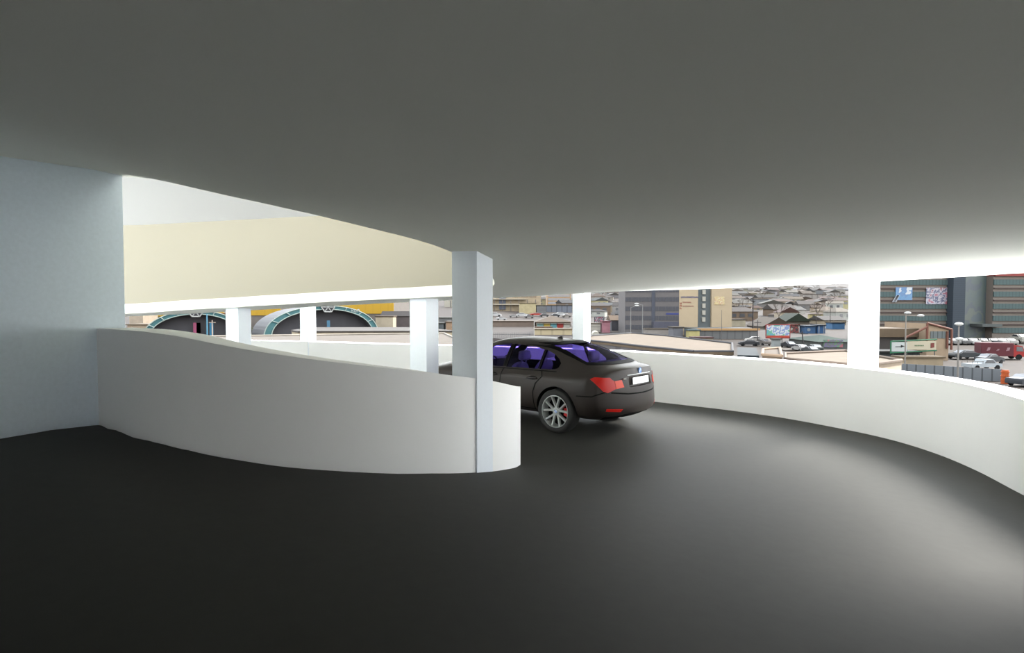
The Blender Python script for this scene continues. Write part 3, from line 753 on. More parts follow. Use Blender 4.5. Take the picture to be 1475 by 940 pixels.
obj('poster_stripes', bm, ext(220,224,230), of)
# tan hall in front
Dh = 104.0
def Zh(v, D=Dh): return ZC+(442.5-v)/F*D
th = empty('tan_hall', (X(1290,Dh), Dh, tz(Dh))); lk(th, 'low tan hall with gabled brick-edged porch in front of the offices', 'building')
g0 = tz(Dh); hx = X(1290, Dh)
bx(th, 'wall', X(1264,Dh)-hx, X(1326,Dh)-hx, 0, 8, -1, Zh(484)-g0, ext(88,80,74))
bm = BM(); prism(bm, [(X(1264,Dh)-hx, 0),(X(1326,Dh)-hx, 0),(X(1322,Dh)-hx, 1.5),(X(1264,Dh)-hx, 1.5)], 'y', -.6, 8)
r = obj('roof', bm, flat(212,190,160), th); r.location = (0, 0, Zh(485)-g0)
bm = BM(); prism(bm, [(X(1321,Dh)-hx, 0),(X(1352,Dh)-hx, 0),(X(1352,Dh)-hx, Zh(474)-g0),(X(1321,Dh)-hx, Zh(465)-g0)], 'y', -2.5, 9)
pc = obj('porch', bm, ext(206,178,146), th)
for a, b in (((1320.5, 500),(1320.5, 464.5)), ((1320.5, 464.5),(1355, 473.5)), ((1355, 473.5),(1355, 502)), ((1349,476),(1349,500)), ((1290,485),(1320,470))):
    bm = BM(); pa, pb = (X(a[0],Dh)-hx, -2.7, Zh(a[1])-g0), (X(b[0],Dh)-hx, -2.7, Zh(b[1])-g0); cyl(bm, pa, pb, .2, n=6); obj('brown_trim', bm, ext(146,92,72), pc)
bx(pc, 'window', X(1326,Dh)-hx, X(1347,Dh)-hx, -2.6, -2.45, Zh(486)-g0, Zh(476)-g0, ribbed('porch_glass', (130,138,136), 1.3, 0, .4))
# green-edged banner
Db = 93.0
def Zb(v, D=Db): return ZC+(442.5-v)/F*D
bn = empty('banner', (X(1315,Db), Db, tz(Db))); lk(bn, 'long white and cream banner with a black arrow and green edging', 'banner')
hx = X(1315, Db); g0 = tz(Db)
bx(bn, 'arrow_panel', X(1284.5,Db)-hx, X(1307,Db)-hx, -.08, .02, Zb(506)-g0, Zb(492.5)-g0, ext(238,242,236,.03))
bx(bn, 'cream_panel', X(1307,Db)-hx, X(1349,Db)-hx, -.06, .02, Zb(503.5)-g0, Zb(491)-g0, ext(240,228,196,.04))
bm = BM(); bxz = lambda u, v: (X(u,Db)-hx, Zb(v)-g0)
prism(bm, [bxz(1290,498.6),bxz(1298,498.4),bxz(1298,496.6),bxz(1303.5,498.2),bxz(1298,500.4),bxz(1298,499.4),bxz(1290,499.6)][::-1], 'y', -.12, -.085); obj('arrow', bm, ext(24,26,24), bn)
for a, b in (((1284,491.5),(1350,488.5)), ((1284,508),(1350,504.5)), ((1284,491),(1284,509))):
    bm = BM(); cyl(bm, (*[X(a[0],Db)-hx, -.03], Zb(a[1])-g0), (X(b[0],Db)-hx, -.03, Zb(b[1])-g0), .11, n=6); obj('green_rail', bm, ext(52,132,92), bn)
bm = BM(); prism(bm, [bxz(1341,494),bxz(1346,493.5),bxz(1346,500),bxz(1341,501)], 'y', -.12, -.05); obj('red_emblem', bm, ext(150,70,60), bn)
bm = BM()
for k in range(6): box(bm, X(1318+k*2.3,Db)-hx, X(1319.5+k*2.3,Db)-hx, -.1, -.05, Zb(498.2)-g0, Zb(496.6)-g0)
obj('banner_lettering', bm, ext(120,150,110), bn)
for u in (1288, 1308, 1348):
    bm = BM(); cyl(bm, (X(u,Db)-hx, .1, -.3), (X(u,Db)-hx, .1, Zb(490)-g0), .07, n=8); obj('post', bm, ext(110,110,106), bn)
pole(1305, 524, 452.5, 'tall street lamp with two arms in front of the banner', arms=((.25,.2),(2.2,-.2)), rgb=(170,162,150), D=88, name='street_lamp', cat='street lamp')
pole(1381.5, 544, 470, 'thin street lamp before the dark bay of the office building', arms=((0,.3),(.1,-1.5)), rgb=(160,154,146), D=71, name='street_lamp', cat='street lamp')
bm = BM(); x0, x1 = X(1262,80), X(1449,74)
prism(bm, [(0, 0),(1, 0),(1, 1),(0, 1)], 'y', 0, .12)
for v_ in bm.verts: v_.co = (x0+(x1-x0)*v_.co.x, 80-6*v_.co.x+v_.co.y, tz(78)+(1.9-.35*v_.co.x)*v_.co.z)
fe = obj('metal_fence', bm, ribbed('fence_ribs', (142,148,152), 1.1, 0, .45)); lk(fe, 'grey ribbed metal fence along the edge of the car park', 'fence')
# curved sandy kerb wall behind the fence
e = flat_building(1300, 1360, 524, 516, 2, ext(206,184,150), ext(214,194,160), 'low sandy wall behind the left end of the metal fence', 'wall', 'low_wall', D=91)
e = flat_building(1262, 1326, 519, 508, 4, ribbed('dark_ribs', (84,90,92), 1.2, 0, .6), ext(96,100,100), 'long dark ribbed shed below the banner', 'shed', 'metal_shed', D=96)
bm = BM(); cyl(bm, (0,0,0), (0,0,1.7), .42, .36, 16)
for zz in (.4,.9,1.4): cyl(bm, (0,0,zz), (0,0,zz+.1), .45, .45, 16)
ob = obj('traffic_barrel', bm, ext(240,110,40,.03), None, smooth=True); ob.location = at(1450, D=72)
lk(ob, 'orange traffic barrel at the right end of the fence', 'barrel')
cols = [((190,188,182),'white'),((160,158,154),'pale silver'),((120,118,116),'grey'),((236,232,226),'white'),((178,170,160),'beige'),((90,92,94),'dark grey'),((222,218,210),'white'),((208,204,196),'silver')]
row = [(1357,496,90,'left end of the parked row by the porch'),(1371,496,87,'parked second from the left in the far row'),(1385,496,84,'nosing out of the far parked row behind the thin lamp'),(1399,496,87,'in the far row right of the thin lamp'),(1413,496,90,'in the middle of the far parked row'),(1427,496,89,'under the entrance canopy in the far row'),(1440,496,87,'behind the dark red van, far row'),(1453,496,84,'in the far row left of the light van')]
for (u, v, yw, where), (c, cn) in zip(row, cols): place_car(u, v, yw, c, '%s car %s' % (cn, where), 'parked cars before the offices')
place_car(1468, 494, 85, (214,210,196), 'light van at the right edge of the far parked row', sx=1.15, sz=1.5)
place_car(1389, 517, 185, (58,62,64), 'dark sedan standing alone left of the dark red van', sx=1.2, sz=1.1)
place_car(1427, 524, 20, (62,66,70), 'dark car parked in front of the dark red van', sx=1.05, sz=1.15)
place_car(1484, 560, 15, (56,60,66), 'dark car at the right edge beyond the orange barrel', sx=1.1, D=70)
# pickup
def pickup(u, v, D, label):
    x, y, z = at(u, v, D); e = empty('pickup_truck', (x, y, z+.02), R(8)); lk(e, label, 'pickup truck')
    bm = BM(); prism(bm, [(-2.6,.45),(-2.6,.95),(-.7,.98),(-.5,1.0),(-.1,1.6),(1.0,1.6),(1.55,1.05),(2.5,.95),(2.6,.45)], 'y', -.9, .9); obj('body', bm, ext(222,228,230), e)
    for s_ in (-1, 1):
        bm = BM(); prism(bm, [(-.4,1.05),(-.05,1.5),(.95,1.5),(1.35,1.05)], 'y', s_*.88, s_*.93); obj('side_window', bm, DARKW, e)
        for x_ in (-1.7, 1.7):
            bm = BM(); cyl(bm, (x_, s_*.75, .38), (x_, s_*.95, .38), .38, n=16); obj('wheel', bm, BLACK, e)
    bm = BM(); 
    bm.free()
    for q_ in (-.85, .85):
        bm = BM(); cyl(bm, (-2.5,q_,1.3), (-.6,q_,1.3), .04, n=6)
        for x_ in (-2.5,-1.6,-.7): cyl(bm, (x_,q_,.95), (x_,q_,1.3), .03, n=6)
        obj('bed_rail', bm, ext(120,120,116), e)
pickup(1416, 533, 88, 'white pickup truck parked just behind the metal fence')
# dark red box van
x, y, z = at(1441, 517); vn = empty('box_van', (x, y, z+.02), R(-12)); lk(vn, 'dark red delivery van with a brighter red cab', 'van')
bx(vn, 'cargo_box', -3.4, 1.6, -1.15, 1.15, .55, 2.9, ext(118,44,52), .08)
bm = BM(); prism(bm, [(1.6,.5),(3.3,.5),(3.35,1.3),(2.9,2.4),(1.6,2.6)], 'y', -1.1, 1.1); obj('cab', bm, ext(200,56,50), vn)
bm = BM(); prism(bm, [(2.0,1.5),(3.1,1.45),(2.85,2.25),(2.0,2.3)], 'y', -1.14, -1.09); obj('side_window', bm, DARKW, vn)
for x_ in (-2.3, 2.4):
    for s_ in (-1, 1):
        bm = BM(); cyl(bm, (x_, s_*.9, .48), (x_, s_*1.15, .48), .48, n=16); obj('wheel', bm, BLACK, vn)
bm = BM()
for k, (w_, h_) in enumerate(((.5,.6),(.4,.35),(.5,.6))):
    prism(bm, [(-2.6+k*1.5,1.5),(-2.6+k*1.5+w_,1.5+.1),(-2.5+k*1.5+w_,1.5+h_),(-2.4+k*1.5,1.5+h_)], 'y', -1.2, -1.16)
obj('side_marking', bm, ext(196,150,156), vn)

# ================= middle right: hillside houses
def zone(u):
    for a, b, t in ((180,326,'seen through the left gap beside the grey wall'),(326,470,'seen by the second arch'),(560,650,'seen between the two inner columns'),(711,826,'seen above the sedan roof'),(850,915,'seen left of the grey apartment block'),(1050,1105,'seen right of the cream tower block'),(1105,1165,'seen above the colourful billboard'),(1165,1221,'seen beside the broad column')):
        if a <= u < b: return t
    return 'seen in the city'
rnd = random.Random(11)
rk = list(ROOFC); wk = list(WALLC); used = {}
taken = []
def footprints():
    t = []
    for o in C.objects:
        if o.parent or o.get('kind') == 'structure' or o.type in ('CAMERA', 'LIGHT'): continue
        xs, ys = [], []
        for c in list(o.children)+[o]:
            if c.type != 'MESH': continue
            for q in c.bound_box:
                w_ = c.matrix_world @ Vector(q); xs.append(w_.x); ys.append(w_.y)
        if xs: t.append((min(xs), max(xs), min(ys), max(ys)))
    return t
def auto_house(u, v, big=1.0):
    D = base_depth(v); rc = rnd.choice(['grey','grey','slate blue','tan','brown','pale','charcoal','grey','rust red']); wc = rnd.choice(wk)
    st_ = rnd.choice(['gable','gable','hip']); w = rnd.uniform(3.5, 7.5)*big; d = rnd.uniform(3, 5)*big; h = rnd.uniform(2.6, 4.2)*big; rh = rnd.uniform(1.3, 2.4)*big
    far = 'far up the hill' if v < 423 else ('halfway up the slope' if v < 436 else 'near the foot of the slope')
    yw = rnd.uniform(-.5, .5); cx, cy = (u-737.5)/F*D, D+d
    ex = w*math.cos(yw)+d*abs(math.sin(yw))+.6; ey = d*math.cos(yw)+w*abs(math.sin(yw))+.6
    if any(cx-ex < b and cx+ex > a and cy-ey < q and cy+ey > p for a, b, p, q in taken): return
    taken.append((cx-ex, cx+ex, cy-ey, cy+ey))
    lb = '%s-roofed %s %s house %s %s' % (rc, wc, 'hipped' if st_ == 'hip' else 'gabled', far, zone(u))
    lb = ' '.join(lb.split()[:16])
    al = rnd.choice(['x','x','y']); haze = min(.6, max(0, (452-v)/50)); q8 = lambda c, k=1: tuple(int((c[i]*(1-haze)+(168,168,170)[i]*haze)*k)//6*6 for i in range(3))  # distance haze mixed into the roof and wall colours
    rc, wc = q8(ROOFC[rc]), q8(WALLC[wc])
    e = house(u, v, w, d, h, rh, rc, wc, st_, yw, lb, 'small houses on the hillside', D=D, win=(v > 424), along=al)
    used.setdefault(lb, []).append(e)
spans = [(852,912,412,447,5.2),(1052,1221,411,458,8.0),(711,790,440,448,3.0),(560,592,446,456,1.5),(632,650,440,452,1)]
def scatter(u0, u1, v0, v1, dens, big=1.0):
    v = v1
    while v > v0:
        stp = 1.9+(v-v0)*.075
        n = max(1, int((u1-u0)/(11+(v-v0)*.42)))
        for i in range(n): auto_house(u0+(u1-u0)*(i+rnd.uniform(.1,.9))/n, v+rnd.uniform(-.7,.7), big)
        v -= stp
# bare trees
def tree(u, v, h, label, rgb=(120,104,90)):
    x, y, z = at(u, v); e = empty('bare_tree', (x, y, z)); lk(e, label, 'tree', 'bare trees among the houses')
    bm = BM(); r_ = random.Random(int(u*7+v))
    cyl(bm, (0,0,-.5), (0,0,h*.4), h*.022, h*.016, 6); obj('trunk', bm, ext(*rgb), e)
    bm = BM()
    def br(p, d, l, r, k):
        q = p+d*l; cyl(bm, p, q, r, r*.6, 4)
        if k:
            for _ in range(3):
                nd = (d+Vector((r_.uniform(-.7,.7), r_.uniform(-.7,.7), r_.uniform(-.1,.5)))).normalized(); br(q, nd, l*.72, r*.6, k-1)
    for i in range(4):
        a = i*1.6+r_.random(); br(Vector((0,0,h*.38)), Vector((math.cos(a)*.6, math.sin(a)*.6, .9)).normalized(), h*.25, h*.014, 3)
    obj('branches', bm, ext(*rgb), e)
tw = ['beside the billboard\'s left gable','right of the green-roofed house','near the lone dark pole','left of the broad column','behind the blue kiosks','at the foot of the cream tower','above the grey warehouse','high on the hill behind']
for i, (u, v, h) in enumerate([(1122,466,8),(1178,462,8),(1072,452,8),(1205,440,9),(1190,452,8),(1062,458,7),(1098,436,9),(1150,428,11)]):
    tree(u, v, h, 'bare leafless tree %s' % tw[i])
for i, u in enumerate((1075,1090,1106,1122,1137,1150,1163,1176,1188,1199,1208,1216)):
    x, y, z = at(u, 417+(i % 3)*1.5); bm = BM()
    bmesh.ops.create_icosphere(bm, subdivisions=2, radius=1)
    rr = random.Random(i)
    for q in bm.verts: q.co = Vector((q.co.x*rr.uniform(7,8), q.co.y*5, q.co.z*rr.uniform(1.8,2.4)+1.5))*(1+.12*rr.random())
    o = obj('tree_clump', bm, ext(136,134,136), None); o.location = (x, y, z)
    lk(o, 'dull grey clump of distant trees on the skyline, %s' % (['leftmost','second from left','third from left','fourth from left','fifth from left','left of the left pylon','under the left pylon','under the right pylon','right of the pylons','fourth from the right','third from the right','rightmost'][i]), 'trees', 'distant tree clumps on the skyline')
# pylons on the skyline
for u, lb in ((1168,'left lattice pylon on the skyline'),(1176,'right lattice pylon on the skyline')):
    x, y, z = at(u, 416); e = empty('pylon', (x, y, z)); lk(e, lb, 'pylon'); bm = BM(); H = 16
    for a, b in ((-1,-1),(1,-1),(1,1),(-1,1)): cyl(bm, (a*2.2,b*2.2,-2), (a*.5,b*.5,H), .22, .15, 4)
    for k in range(5):
        w1, w2 = 2.2-1.7*k/5, 2.2-1.7*(k+1)/5; cyl(bm, (-w1,-w1,H*k/5), (w2,-w2,H*(k+1)/5), .12, n=4); cyl(bm, (w1,-w1,H*k/5), (-w2,-w2,H*(k+1)/5), .12, n=4)
    obj('lattice', bm, ext(150,146,146), e); bm = BM(); cyl(bm, (-4,0,H*.8), (4,0,H*.8), .2, n=4); cyl(bm, (-3,0,H*.95), (3,0,H*.95), .2, n=4); obj('crossarm', bm, ext(150,146,146), e)
flat_building(1087, 1094, 420, 412, 10, ext(206,196,190), ext(180,170,164), 'small distant tower block on the skyline right of the cream tower')
# long distant rows
flat_building(1125, 1148, 431, 425.5, 9, ribbed('row_white', (226,220,208), .25, 0, .6), ext(150,110,100), 'far white row building with a brown roof on the hill')
flat_building(1165, 1190, 432, 424, 9, ribbed('row_grey', (190,180,170), .25, 0, .6), ext(128,104,98), 'far brown-roofed row building under the pylons')
flat_building(1053, 1104, 441, 431, 26, ext(168,168,168), ext(158,162,166), 'long grey flat-roofed hall on the slope beside the cream tower')

# grey and cream apartment block
Da = 172.0; ga = tz(Da)
def Xa(u): return (u-737.5)/F*Da
def Za(v): return ZC+(442.5-v)/F*Da
cxa = Xa(978); ap = empty('apartment_building', (cxa, Da, ga)); lk(ap, 'tall apartment block, grey-brown on its left side and cream on its right', 'building')
TOP = 24.0
CON = ext(136,130,128,.06); CRM = ext(238,214,176,.03)
bm = BM(); L0 = Xa(905)-cxa; prism(bm, [(L0, 5.0),(0, 0),(0, 16),(L0, 16)], 'z', -2, TOP); lw = obj('left_wing', bm, CON, ap)
yaw_ = math.atan2(-5.0, -L0)
def wing(px, t):                                       # point on the slanted left facade
    return L0+( -L0)*t
wd = None
for j in range(8):
    for i in range(16):
        t = (i+.5)/16
        if i == 8: continue
        if wd is None: wd = bx(ap, 'window', -.42, .42, -.06, .06, 0, 1.3, ext(100,100,106,.03)); o = wd
        else: o = wd.copy(); C.objects.link(o)
        o.location = (L0*(1-t), 5.0*(1-t)-.02, 1.6+j*2.75); o.rotation_euler = (0, 0, yaw_)
t = 8.5/16; o = bx(ap, 'downpipe', -.5, .5, -.12, .08, 0, TOP, ext(96,100,112)); o.location = (L0*(1-t), 5.0*(1-t), 0); o.rotation_euler = (0, 0, yaw_)  # dark strip for the vertical seam of the left facade
o = bx(ap, 'wall_sign', -1.8, 1.8, -.1, .06, 0, .5, ext(80,90,160)); t = .88; o.location = (L0*(1-t), 5.0*(1-t)-.05, Za(453)-ga); o.rotation_euler = (0, 0, yaw_)
bx(ap, 'plinth', L0*.5, -.1, -.3, 1.6, -.5, Za(463)-ga, ext(104,104,118))
bx(ap, 'cream_gable', 0, Xa(1005)-cxa, -.1, 16, -2, TOP, CRM)
bx(ap, 'stair_tower', Xa(1005)-cxa, Xa(1024)-cxa, .5, 16, -2, TOP, ext(134,142,142,.04))
bx(ap, 'cream_wing', Xa(1024)-cxa, Xa(1053)-cxa, -.6, 16, -2, Za(412)-ga, CRM)
bx(ap, 'roof_edge', Xa(1023.5)-cxa, Xa(1054)-cxa, -.8, 16, Za(412)-ga, Za(410.8)-ga, ext(160,90,80))
for j in range(6):
    for du, w_ in ((996.5, 1.0),(1001.5,.55)):
        o = bx(ap, 'window', -w_/2, w_/2, -.2, -.05, 0, 1.1, DARKW); o.location = (Xa(du)-cxa, 0, Za(460)-ga+j*2.35)
    o = bx(ap, 'balcony', -.45, .45, -.1, .52, 0, 1.3, ext(228,222,206)); o.location = (Xa(1013.5)-cxa, 0, Za(463)-ga+j*2.0)
def strokes(e, x0, z0, n, w, h, y, m, name='sign_lettering', seed=3, vertical=False):
    bm = BM(); r_ = random.Random(seed)
    for k in range(n):
        ax, az = (x0, z0-k*h*1.3) if vertical else (x0+k*w*1.3, z0)
        box(bm, ax, ax+w*.22, y-.05, y, az, az+h)
        box(bm, ax+w*.7, ax+w*.92, y-.05, y, az, az+h*r_.choice((1,.6)))
        zz = az+h*r_.choice((0,.4,.8)); box(bm, ax, ax+w*.92, y-.05, y, zz, zz+h*.2)
    return obj(name, bm, m, e)
l_ = strokes(ap, Xa(980.5)-cxa, Za(429)-ga, 13, .30, .5, -.12, ext(60,84,170), seed=2); l_['label'] = 'blue lettering'
l_ = strokes(ap, Xa(979)-cxa, Za(438)-ga, 3, .5, .55, -.12, ext(208,60,44), seed=4, vertical=True); l_['label'] = 'red vertical lettering'
l_ = strokes(ap, Xa(983)-cxa, Za(436)-ga, 7, .28, .35, -.12, ext(214,120,110), seed=5)
l_ = strokes(ap, Xa(983)-cxa, Za(441.5)-ga, 9, .28, .35, -.12, ext(214,140,130), seed=6)
po = poster(ap, 'yellow_poster', Xa(1027.5)-cxa, Xa(1042)-cxa, Za(438.5)-ga, Za(427)-ga, -.62, blotch('poster_yellow', [(250,226,150),(248,220,140),(228,170,120),(252,236,180),(244,214,130)], 1.2))
pole(1039.5, 468, 446, 'thin mast in front of the cream wing of the tower block', D=152, r=.06, name='mast')
# street lamps near the grey block
pole(908.5, 477, 442, 'street lamp with a curved arm left of the grey block', arms=((1.4,.3),), D=140, rgb=(170,168,164), name='street_lamp', cat='street lamp')
pole(925.5, 476, 438, 'street lamp with arms reaching left before the grey block', arms=((-1.4,.1),), D=136, rgb=(160,160,158), name='street_lamp', cat='street lamp')
e = flat_building(914, 927, 474, 458, 2, ribbed('teal_sign', (110,160,170), .8, 0, .5), ext(90,170,190), 'small teal sign frame between the two street lamps', 'sign', 'sign_frame')
# dark gabled house and neighbours
def big_house(u0, u1, v, ve, vr, depth, roofrgb, wallrgb, label, along='x', D=None, name='house', cat='house', yaw=0, over=.5, stylehip=False):
    x0, y0, z0 = at(u0, v, D); x1 = at(u1, v, D)[0]; e = empty(name, ((x0+x1)/2, y0+depth/2, z0), yaw); w = (x1-x0)/2
    h = ZC+(442.5-ve)/F*y0-z0; rh = (ve-vr)/F*y0
    bx(e, 'wall', -w, w, -depth/2, depth/2, -1.5, h, ext(*wallrgb))
    bm = BM(); hip(bm, w, depth/2, rh, over) if stylehip else gable(bm, w, depth/2, rh, over, along); r_ = obj('roof', bm, flat(*roofrgb), e); r_.location = (0, 0, h)
    lk(e, label, cat); return e
big_house(881, 906, 476, 461, 454, 8, (196,166,132), (112,112,118), 'dark-walled shop with a tan gabled roof left of the apartment block', 'x')
big_house(893, 908, 458, 452, 441, 12, (110,112,116), (120,122,126), 'steep dark grey roof rising behind the dark-walled shop', 'y')
big_house(1100, 1142, 474, 470, 457, 14, (164,150,134), (150,140,128), 'broad grey-brown gabled house right behind the colourful billboard', 'y')
big_house(1133, 1166, 467, 462.5, 451, 10, (88,112,88), (130,118,102), 'house with a dark green gabled roof', 'y')
big_house(1188, 1219, 468, 461, 455, 12, (128,122,118), (220,200,166), 'cream house with a wide grey roof left of the broad column')
big_house(1137, 1160, 452, 446, 441, 12, (150,152,154), (232,226,214), 'white-gabled house under grey roofs, centre of the slope')
# warehouse with orange edge
wh = flat_building(1006, 1092, 488, 475, 13, ribbed('wh_wall', (140,140,138), .5, 0, .7), ext(150,158,160), 'wide grey warehouse with an orange roof edge', 'warehouse', 'warehouse')
bx(wh, 'orange_edge', -wh['w']-.4, wh['w']+.4, -.5, -.24, wh['h']-.1, wh['h']+.45, ext(230,180,120,.04))
e = flat_building(1050, 1074, 470, 460.5, 6, ext(236,222,190), ext(150,142,134), 'low white outbuilding behind the grey warehouse', 'building')
e = flat_building(970, 984, 488, 472, 5, ext(142,142,148), ext(150,146,140), 'grey box shed at the left end of the stalls', 'shed', 'metal_shed')
e = flat_building(993, 1008, 489.5, 476, 3, ext(236,222,150), ext(160,196,214), 'pale yellow stall with a light blue roof', 'stall', 'market_stall')
e = flat_building(1000, 1027, 494.5, 487, 3, ext(214,196,170), ext(140,84,84), 'stall with a dark red awning in front of the warehouse', 'stall', 'market_stall')
e = flat_building(1010, 1030, 475, 466, 5, ribbed('slat_white', (224,220,208), 1.0, 0, .3), ext(120,112,104), 'slatted white kiosk at the foot of the tower block', 'kiosk', 'kiosk')
e = flat_building(979, 986, 474, 458, 4, ext(166,112,92), ext(150,100,84), 'narrow brick-red chimney block at the foot of the tower', 'chimney', 'chimney_block')
e = flat_building(930, 972, 484, 474, 3, ext(196,186,176), ext(204,196,186), 'low pinkish-grey wall in front of the grey block', 'wall', 'low_wall')
# left of the block: billboard, water tank, white kiosk
def billboard(u0, u1, vt, vb, v, m, label, D=None, legs=((.3,),(.7,)), leg=.12, panel='panel', frame=(170,60,56)):
    x0, y0, z0 = at(u0, v, D); x1 = at(u1, v, D)[0]; e = empty('billboard', ((x0+x1)/2, y0, z0)); w = (x1-x0)/2
    za, zb_ = ZC+(442.5-vb)/F*y0-z0, ZC+(442.5-vt)/F*y0-z0
    bx(e, 'panel', -w, w, -.1, .1, za, zb_, m)
    for t_ in legs:
        bm = BM(); cyl(bm, (-w+2*w*t_[0], .2, -.5), (-w+2*w*t_[0], .2, zb_-.3), leg, n=8); obj('leg', bm, ext(150,150,146), e)
    bm = BM()
    for a, b in (((-w,za),(w,za)),((-w,zb_),(w,zb_)),((-w,za),(-w,zb_)),((w,za),(w,zb_))): cyl(bm, (a[0],-.05,a[1]), (b[0],-.05,b[1]), .12, n=6)
    obj('frame', bm, ext(*frame), e)
    lk(e, label, 'billboard'); return e
bb = billboard(1103.5, 1138, 467.5, 486.5, 497, blotch('poster_city', [(60,170,190),(90,190,150),(236,240,240),(120,150,210),(240,236,236),(220,70,50)], .45, detail=3), 'large colourful billboard in blue, green, white and red')
x0 = -bb.children[0].dimensions.x/2
bx(bb, 'red_strip', -2.6, 2.6, -.2, -.11, ZC+(442.5-486)/F*bb.location.y-bb.location.z, ZC+(442.5-483)/F*bb.location.y-bb.location.z, ext(226,84,60))
billboard(856.5, 870, 456, 466, 472, blotch('poster_dark', [(40,40,52),(226,220,226),(60,50,60),(220,90,120),(236,230,232)], 1.0), 'dark small billboard with white and pink print left of the shop', frame=(60,60,66))
e = flat_building(868, 879, 474, 463.5, 4, ext(216,150,160), ext(206,90,120), 'pink-roofed kiosk next to the small dark billboard', 'kiosk', 'kiosk', D=184)
e = flat_building(850, 865, 478, 466, 3, ribbed('kiosk_rows', (228,220,204), .8, 2, .5), ext(236,230,220), 'white kiosk below the small dark billboard', 'kiosk', 'kiosk')
bm = BM(); cyl(bm, (0,0,0), (0,2.2,.2), 1.0, 1.0, 20); ob = obj('water_tank', bm, ext(238,232,214,.04), None, smooth=True); x, y, z = at(858.5, 488); ob.location = (x, y, z+1.0); lk(ob, 'round white tank lying left of the sand-coloured roof', 'tank')
# kiosks right of the billboard
e = flat_building(1139, 1151, 479, 468, 3, blotch('kiosk_red', [(60,46,44),(190,70,60),(90,60,50),(230,220,200)], .6), ext(196,90,70), 'red and black kiosk just right of the billboard', 'kiosk', 'kiosk')
e = flat_building(1161, 1175, 480, 470, 4, ext(96,140,190), ext(120,150,186), 'blue kiosk with a round white mark, left of two', 'kiosk', 'kiosk')
bm = BM(); cyl(bm, (0,-.08,0), (0,-.02,0), .5, n=20); k_ = obj('round_mark', bm, ext(214,224,234), e); k_.location = (-e['w']+.9, 0, e['h']*.55)
e = flat_building(1178, 1189, 480, 469, 4, ext(90,140,200), ext(110,140,180), 'blue kiosk with white posts beside the marked one', 'kiosk', 'kiosk')
for xx in (-.9, .6): bx(e, 'post', xx, xx+.25, -.1, -.02, 0, e['h'], ext(226,232,238))
e = flat_building(1199, 1217, 474, 465, 4, ext(96,150,200), ext(120,120,120), 'bright blue kiosk right under the cream house', 'kiosk', 'kiosk')
e = flat_building(1094, 1110, 466, 461, 5, ext(96,150,196), ext(200,84,70), 'flat red-roofed blue stall above the billboard', 'stall', 'market_stall')
e = flat_building(1115, 1125, 501, 489, 1.2, ext(190,196,192), ext(170,174,172), 'pale box kiosk under the billboard', 'kiosk', 'kiosk')
gs = big_house(1181, 1232, 502, 492, 484, 14, (64,118,98), (120,124,120), 'grey-walled shed with a green hipped roof', D=None, stylehip=True, name='green_roofed_shed', cat='shed')
po = poster(gs, 'wall_painting', -3.0, 1.2, .3, 2.0, -7.0, blotch('graffiti', [(110,120,110),(130,110,170),(120,124,120),(90,170,110),(210,90,110)], .9))
pole(1084.5, 462, 431, 'lone dark pole standing right of the cream tower', rgb=(66,60,60), r=.16, D=185)
pole(1091.5, 492, 461, 'pole beside the parked cars left of the billboard', rgb=(84,80,78), D=140)
pole(1159, 498, 477, 'leaning dark pole on the open lot right of the billboard', rgb=(64,60,58), D=124, lean=-.12, r=.12)
pole(1176, 456, 442, 'short utility pole above the blue kiosks', rgb=(90,80,74), D=210)
pole(1196, 458, 441, 'utility pole left of the broad column', rgb=(90,80,74), D=205)
for (u, v, yw, c, lb, sx) in [(1079,498,170,(60,60,62),'dark car with a white plate parked left of the billboard',1.0),(1087,493,175,(206,200,190),'pale car behind the dark one left of the billboard',1.0),(1099,497,100,(120,112,104),'brown-grey car right beside the billboard legs',1.0),
    (1136.5,501,90,(66,66,70),'dark car at the left of the open lot',1.0),(1153.5,506,90,(190,186,180),'light car between two dark ones on the open lot',1.0),(1168,509,88,(52,56,56),'black car at the right of the open lot group',1.2),(1174,506,85,(84,90,84),'greenish-grey car nearest the green-roofed shed',1.0)]:
    place_car(u, v, yw, c, lb, 'cars by the market lot', sx=min(sx, 1.0))
bm = BM(); prism(bm, [(X(1132,121),0),(X(1182,121),0),(X(1182,121),.3),(X(1132,121),.3)], 'y', 121, 150)
o = obj('paved_lot', bm, flat(168,156,144)); o.location = (0, 0, tz(125)-.1); lk(o, None, None, None, 'structure'); o.name = 'ground_lot'
# near roofs below the parapet line
def roofslab(name, pts, z, m, wallm, label, ztop=None, lip=None, cat='building'):
    """near flat roof: plan polygon at a level, walls down to the ground"""
    cx = sum(p[0] for p in pts)/len(pts); cy = sum(p[1] for p in pts)/len(pts)
    e = empty(name, (cx, cy, tz(cy))); q = [(p[0]-cx, p[1]-cy) for p in pts]; h = z+ZC-tz(cy)
    bm = BM(); prism(bm, q, 'z', -1, h-.35); obj('wall', bm, wallm, e)
    bm = BM(); prism(bm, [(p[0]*1.01, p[1]*1.01) for p in q], 'z', h-.35, h); obj('roof', bm, dull(m), e)
    if lip:
        bm = BM(); n = len(q)
        for i in range(n): cyl(bm, (*q[i], h+.1), (*q[(i+1) % n], h+.1), .16, n=6)
        obj('roof_lip', bm, lip, e)
    lk(e, label, cat); return e
def pl(u, v, z): D = F*(-z)/(v-442.5); return ((u-737.5)/F*D, D)
